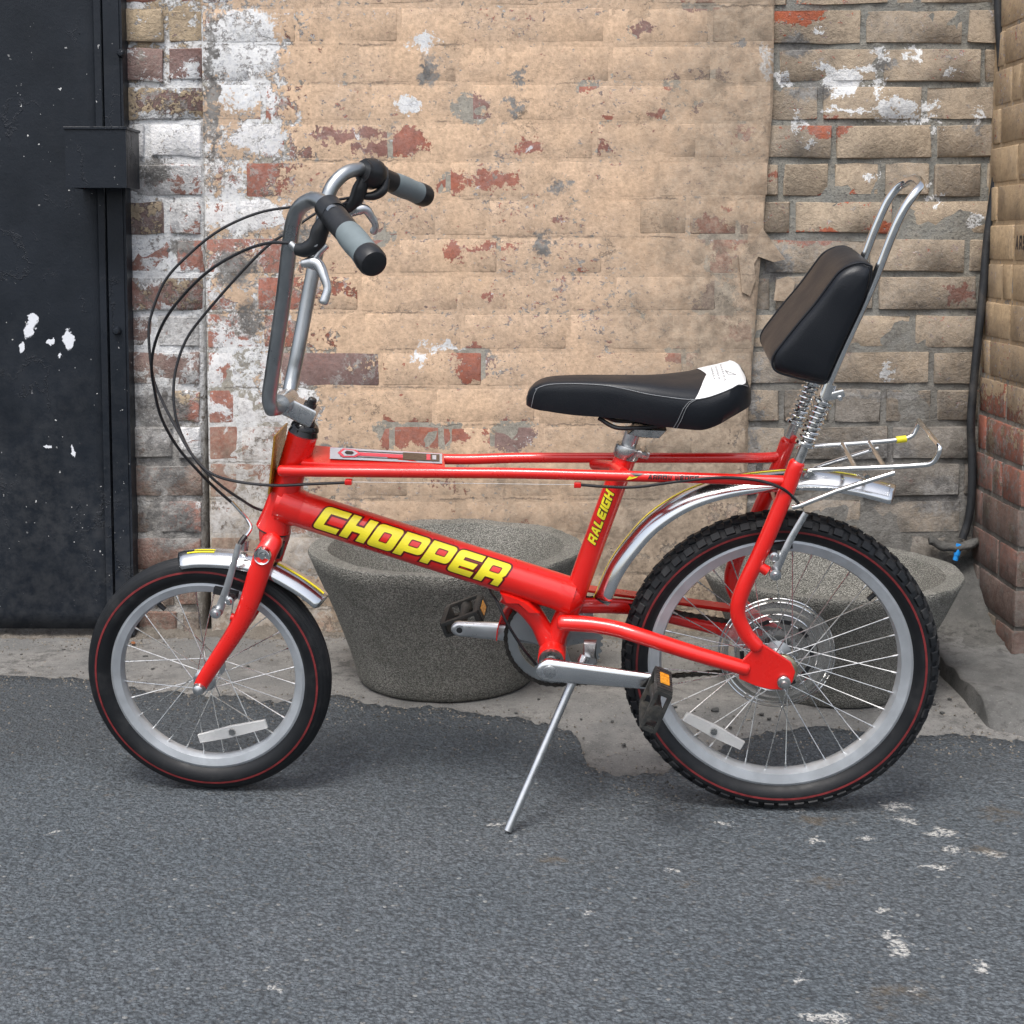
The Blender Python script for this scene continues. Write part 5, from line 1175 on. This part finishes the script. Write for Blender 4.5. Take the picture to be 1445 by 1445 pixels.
for sg in (1, -1):
    F = (lambda p: p) if sg > 0 else mirror
    spring(F(q0), F(q1), .0125, .0020, 8.5, 'spring', sb_, M['chrome'])
    mb = MB(); tube(mb, [F(sh0), F(sh1)], .0078, 16); mb.build('spring_rod', M['steel'], sb_)
    d = (q1 - q0).normalized()
    for e in (q0, q1):
        mb = MB(); tube(mb, [F(e - d * .003), F(e - d * .002), F(e + d * .002), F(e + d * .003)], [.013, .0152, .0152, .013], 24); mb.build('spring_seat', M['chrome'], sb_)
    mb = MB(); tube(mb, [F(B(1164, 562, .066)), F(B(1172, 541, .066))], .0105, 20); box(mb, F(B(1180, 556, .066)), (.011, 0, .003), (0, .008, 0), (-.0015, 0, .0058), .002); revolve(mb, [(0, -.0125), (.0035, -.012), (.0045, -.009), (.0045, .012)], F(B(1184, 560, .066)), UY, 14); mb.build('bar_clamp', M['chrome'], sb_)

# --- luggage rack
rk = [(1140, 666, .066), (1150, 663, .066), (1230, 660, .070), (1290, 657, .074), (1313, 654, .078), (1322, 645, .080), (1326, 634, .080), (1324, 628, .074)]
P = path(rk, 5); mb = MB(); tube(mb, P + [mirror(p) for p in P][::-1], .0040, 12); rack = mb.build('luggage_rack', M['chrome'], bike)
for a_ in ((1207, 660, .068), (1248, 659, .071)):
    a = B(*a_); mb = MB(); tube(mb, [a, mirror(a)], .0036, 10); mb.build('rack_crossbar', M['chrome'], rack)
for sg in (1, -1):
    P = [B(1118, 716, .070), B(1128, 714, .072), B(1180, 693, .072), B(1262, 667, .071)]; P = P if sg > 0 else [mirror(p) for p in P]; mb = MB(); tube(mb, P, .0040, 12); mb.build('rack_strut', M['chrome'], rack)
mb = MB(); prism(mb, [B(1128, 668, .068), B(1146, 664, .068), B(1150, 670, .068), B(1138, 676, .068), B(1128, 676, .068)], (0, .004, 0), .001); revolve(mb, [(0, -.006), (.003, -.0055), (.0042, -.003), (.0042, .004)], B(1136, 671, .072), UY, 14); mb.build('rack_bracket', M['steel'], rack)
a, b = B(1264, 624.5, -.074), B(1278, 624, -.075); pm = [mirror(p) for p in path(rk, 5)]
c0 = min(pm, key=lambda p: abs(p.x - a.x)); c1 = min(pm, key=lambda p: abs(p.x - b.x)); mb = MB(); c1 = c0 + (pm[pm.index(c0) + 1] - c0).normalized() * .016; tube(mb, [c0, c1], .0056, 14); mb.build('yellow_tape', M['yellow'], rack)
mb = MB(); revolve(mb, [(0, -.005), (.004, -.005), (.0045, .0), (.0045, .006)], B(1223, 672, .02), UY, 12); mb.build('mudguard_bolt', M['steel'], rack)

# --- drivetrain
ax0 = B(776, 947, .082); axc = Vector((ax0.x, 0, ax0.z)); 
CR = axc + UY * .046
def ringplate(mb, c, r0, r1, teeth, th):
    N = teeth * 4; vs = []
    for s in (-1, 1):
        for k in range(N): a = 2 * math.pi * k / N; rr = r1 + (.0022 if k % 4 in (1, 2) else -.002); vs.append(c + Vector((math.cos(a) * rr, s * th, math.sin(a) * rr)))
        for k in range(N): a = 2 * math.pi * k / N; vs.append(c + Vector((math.cos(a) * r0, s * th, math.sin(a) * r0)))
    fs = []
    for k in range(N):
        k2 = (k + 1) % N; fs += [(k, k2, N + k2, N + k), (2 * N + k, 2 * N + k2, 3 * N + k2, 3 * N + k), (k, k2, 2 * N + k2, 2 * N + k), (N + k, N + k2, 3 * N + k2, 3 * N + k)]
    mb.add(vs, fs)
mb = MB(); ringplate(mb, CR, .062, .080, 42, .0015)
for k in range(3):
    th = .5 + 2 * math.pi * k / 3; d = Vector((math.cos(th), 0, math.sin(th))); tg = Vector((-math.sin(th), 0, math.cos(th))); prism(mb, [CR + d * .012 - tg * .02, CR + d * .064 - tg * .036, CR + d * .064 + tg * .036, CR + d * .012 + tg * .02], (0, .0026, 0), .0004)
revolve(mb, [(.012, -.004), (.026, -.004), (.026, .004), (.012, .004)], CR, UY, 32, closed=True); mb.build('chainring', M['darkalu'], bike, True, 30)
mb = MB(); revolve(mb, [(.0, -.052), (.010, -.052), (.010, .055), (0, .055)], axc, UY, 18); revolve(mb, [(0, -.0485), (.012, -.0495), (.0195, -.050), (.0205, -.044), (.0205, -.040)], axc.lerp(Vector((bb.x, 0, bb.z)), 1.0), UY, 28); mb.build('crank_axle', M['steel'], bike)
# chain: links along both runs
spk = cr + UY * .049; rA, rB = .0815, .034
dv = spk - CR; L = math.hypot(dv.x, dv.z); base = math.atan2(dv.z, dv.x); al = math.acos((rA - rB) / L); loop = []
for k in range(61): a = base + al + (2 * math.pi - 2 * al) * k / 60; loop.append(CR + Vector((math.cos(a) * rA, 0, math.sin(a) * rA)))
for k in range(25): a = base - al + 2 * al * k / 24; loop.append(Vector((spk.x + math.cos(a) * rB, CR.y + .003, spk.z + math.sin(a) * rB)))
loop.append(loop[0]); acc = [0]
for i in range(1, len(loop)): acc.append(acc[-1] + (loop[i] - loop[i - 1]).length)
NL = int(acc[-1] / .0127); mb = MB()
def at_len(s):
    for i in range(1, len(acc)):
        if acc[i] >= s: return loop[i - 1].lerp(loop[i], (s - acc[i - 1]) / max(1e-9, acc[i] - acc[i - 1]))
    return loop[-1]
for k in range(NL):
    a, b = at_len(acc[-1] * k / NL), at_len(acc[-1] * (k + 1) / NL); d = (b - a).normalized(); n = d.cross(UY); off = .0032 if k % 2 else .0018
    for s in (-1, 1):
        c = (a + b) / 2 + UY * s * off; prism(mb, [c - d * .0082, c - d * .0062 + n * .004, c - d * .002 + n * .0028, c + d * .002 + n * .0028, c + d * .0062 + n * .004, c + d * .0082, c + d * .0062 - n * .004, c + d * .002 - n * .0028, c - d * .002 - n * .0028, c - d * .0062 - n * .004], (0, .0012, 0))
    tube(mb, [a - UY * .0045, a + UY * .0045], .002, 6)
ch = mb.build('chain', plain('chain_steel', (0.06, 0.055, 0.05), .4, .8, var=.3, scale=90), bike, False); tag(ch, kind='stuff')
# chain guard: hoop over the ring's front and a bar along the upper run
mb = MB(); vs = []; fs = []; N = 26
for i in range(N + 1):
    a = base + rad(180) + rad(2) - rad(108) * i / N; rr = .097; d = Vector((math.cos(a), 0, math.sin(a))); c = CR + d * rr
    vs += [c - UY * .010 - d * .002, c - UY * .010 + d * 0, c + UY * .016, c + UY * .016 - d * .020, c + UY * .0145 - d * .020, c + UY * .0145 - d * .002]
for i in range(N):
    for k in range(6): fs.append((i * 6 + k, i * 6 + (k + 1) % 6, (i + 1) * 6 + (k + 1) % 6, (i + 1) * 6 + k))
fs += [tuple(range(6)), tuple(range(N * 6, N * 6 + 6))]; mb.add(vs, fs)
a = CR + Vector((math.cos(base + rad(74)) * .097, .004, math.sin(base + rad(74)) * .097)); b = B(1036, 858, -.085)
n = (b - a).cross(UY).normalized(); n = n if n.z > 0 else -n; prism(mb, [a - UY * .012, a + UY * .012, b + UY * .014, b - UY * .010], n * .003); prism(mb, [a + UY * .012 - n * .011, b + UY * .012 - n * .013, b + UY * .012 + n * .001, a + UY * .012 + n * .001], UY * .002)
mb.build('chain_guard', M['red'], bike)
# cranks and pedals
def crank(a, b, w, far=False):
    d = (b - a).normalized(); n = d.cross(UY); n = n if n.z > 0 else -n; L = (b - a).length; vs = []; fs = []; N = 44; ring = []
    for i in range(N + 1):
        t = -.13 + 1.22 * i / N; hw = .0190 - .0055 * max(0, min(1, t)); 
        if t < 0: hw *= math.sqrt(max(.05, 1 - (t / .135) ** 2))
        if t > 1: hw *= math.sqrt(max(.05, 1 - ((t - 1) / .095) ** 2))
        c = a + d * L * t; th = .0085 - .0015 * t
        for q in range(14): an = 2 * math.pi * q / 14; vs.append(c + UY * math.copysign(abs(math.cos(an)) ** .75, math.cos(an)) * th + n * math.copysign(abs(math.sin(an)) ** .75, math.sin(an)) * hw)
    for i in range(N):
        for k in range(14): fs.append((i * 14 + k, i * 14 + (k + 1) % 14, (i + 1) * 14 + (k + 1) % 14, (i + 1) * 14 + k))
    fs += [tuple(range(14)), tuple(range(N * 14, N * 14 + 14))]; mb = MB(); mb.add(vs, fs); return mb.build('crank', M['guard'] if not far else M['alu'], bike, True, 75), d, n
cn_a = Vector((axc.x, -.078, axc.z)); cn_b = B(924, 962, .082); cn_b.y = -.082
k1, d1, nn1 = crank(cn_a, cn_b, .08)
mb = MB(); revolve(mb, [(0, -.0095), (.0085, -.0093), (.0105, -.0085), (.0112, -.006)], cn_a, UY, 28); mb.build('crank_cap', M['alu'], k1)
cf_a = Vector((axc.x, .062, axc.z)); fe = B(649, 887, -.066); fe.y = .066
k2, d2, nn2 = crank(cf_a, fe, -.066, True)
mb = MB(); revolve(mb, [(0, -.0075), (.0052, -.0075), (.0055, -.0072)], fe, UY, 24); mb.build('pedal_hole', M['black'], k2); 
mb = MB(); revolve(mb, [(.0052, -.0078), (.0085, -.0078), (.0088, -.0065)], fe, UY, 24); mb.build('crank_eye', M['alu'], k2)
def pedal(c, y0, y1, ang):
    """cage round the axle; y0..y1 along the axle, ang: tilt of the tread plane"""
    a = Vector((math.cos(ang), 0, math.sin(ang))); b = Vector((-math.sin(ang), 0, math.cos(ang))); ym = (y0 + y1) / 2; hy = abs(y1 - y0) / 2; m_ = Vector((c.x, ym, c.z))
    mb = MB(); tube(mb, [Vector((c.x, y0, c.z)), Vector((c.x, ym, c.z)), Vector((c.x, y1, c.z))], [.010, .008, .0105], 18); o = mb.build('pedal', M['pedal'], bike)
    for s in (-1, 1):
        mb = MB(); box(mb, m_ + a * s * .030, a * .004, UY * (hy - .004), b * .013, .002)
        for q in range(9): box(mb, m_ + a * s * .0348 + UY * (-hy + .012 + q * (2 * hy - .024) / 8), a * .0018, UY * .003, b * .0125, .0006)
        mb.build('tread_bar', M['pedal'], o)
        mb = MB(); box(mb, m_ + a * s * .0352, a * .0022, UY * .019, b * .0075, .001); mb.build('reflector', M['amber'], o)
    for ye in (y0, y1):
        mb = MB(); e = Vector((c.x, ye, c.z)); sgn = 1 if ye == max(y0, y1) else -1; e = e - UY * sgn * .004
        box(mb, e + b * .0105, a * .033, UY * .004, b * .0028, .0012); box(mb, e - b * .0105, a * .033, UY * .004, b * .0028, .0012)
        box(mb, e + a * .031, a * .003, UY * .0038, b * .0085, .001); box(mb, e - a * .031, a * .003, UY * .0038, b * .0085, .001); box(mb, e - a * .006, a * .008, UY * .0036, b * .0085, .001); mb.build('end_frame', M['pedal'], o)
    return o
pedal(Vector((cn_b.x, 0, cn_b.z)), -.100, -.190, rad(68)); pedal(Vector((fe.x, 0, fe.z)), .082, .172, rad(22))
# kickstand
mb = MB(); top = B(806, 966, .05); foot = BMI @ G(716, 1173, .0); foot = BMI @ (G(716, 1174, .003) + Vector((0, 0, .002)))
tube(mb, [B(826, 925, .036), B(818, 948, .044), top, top.lerp(foot, .5), foot], [.0085, .0078, .0068, .0066, .0066], 18); ks = mb.build('kickstand', M['alu'], bike)
mb = MB(); prism(mb, [B(824, 904, .030), B(842, 904, .030), B(841, 924, .030), B(843, 934, .030), B(836, 940, .030), B(818, 938, .030), B(815, 930, .030), B(823, 922, .030)], (0, .014, 0), .003); mb.build('kickstand_bracket', M['alu'], ks)
# graffito scratched on the pier: small dark letters on its side face
pm_ = lambda s, t: Vector((XPIER + LEANP * 1.0 - .0012, 3.085 - s * .020, W(1425, 352, 3.07).z + t * .030))
mb = MB(); word(mb, 'ARS', .75, .3, .1, pm_, 0, cuts=2); g = mb.build('graffito', M['ink'], pier, False); g.matrix_parent_inverse = Matrix.Translation(-pier.location)
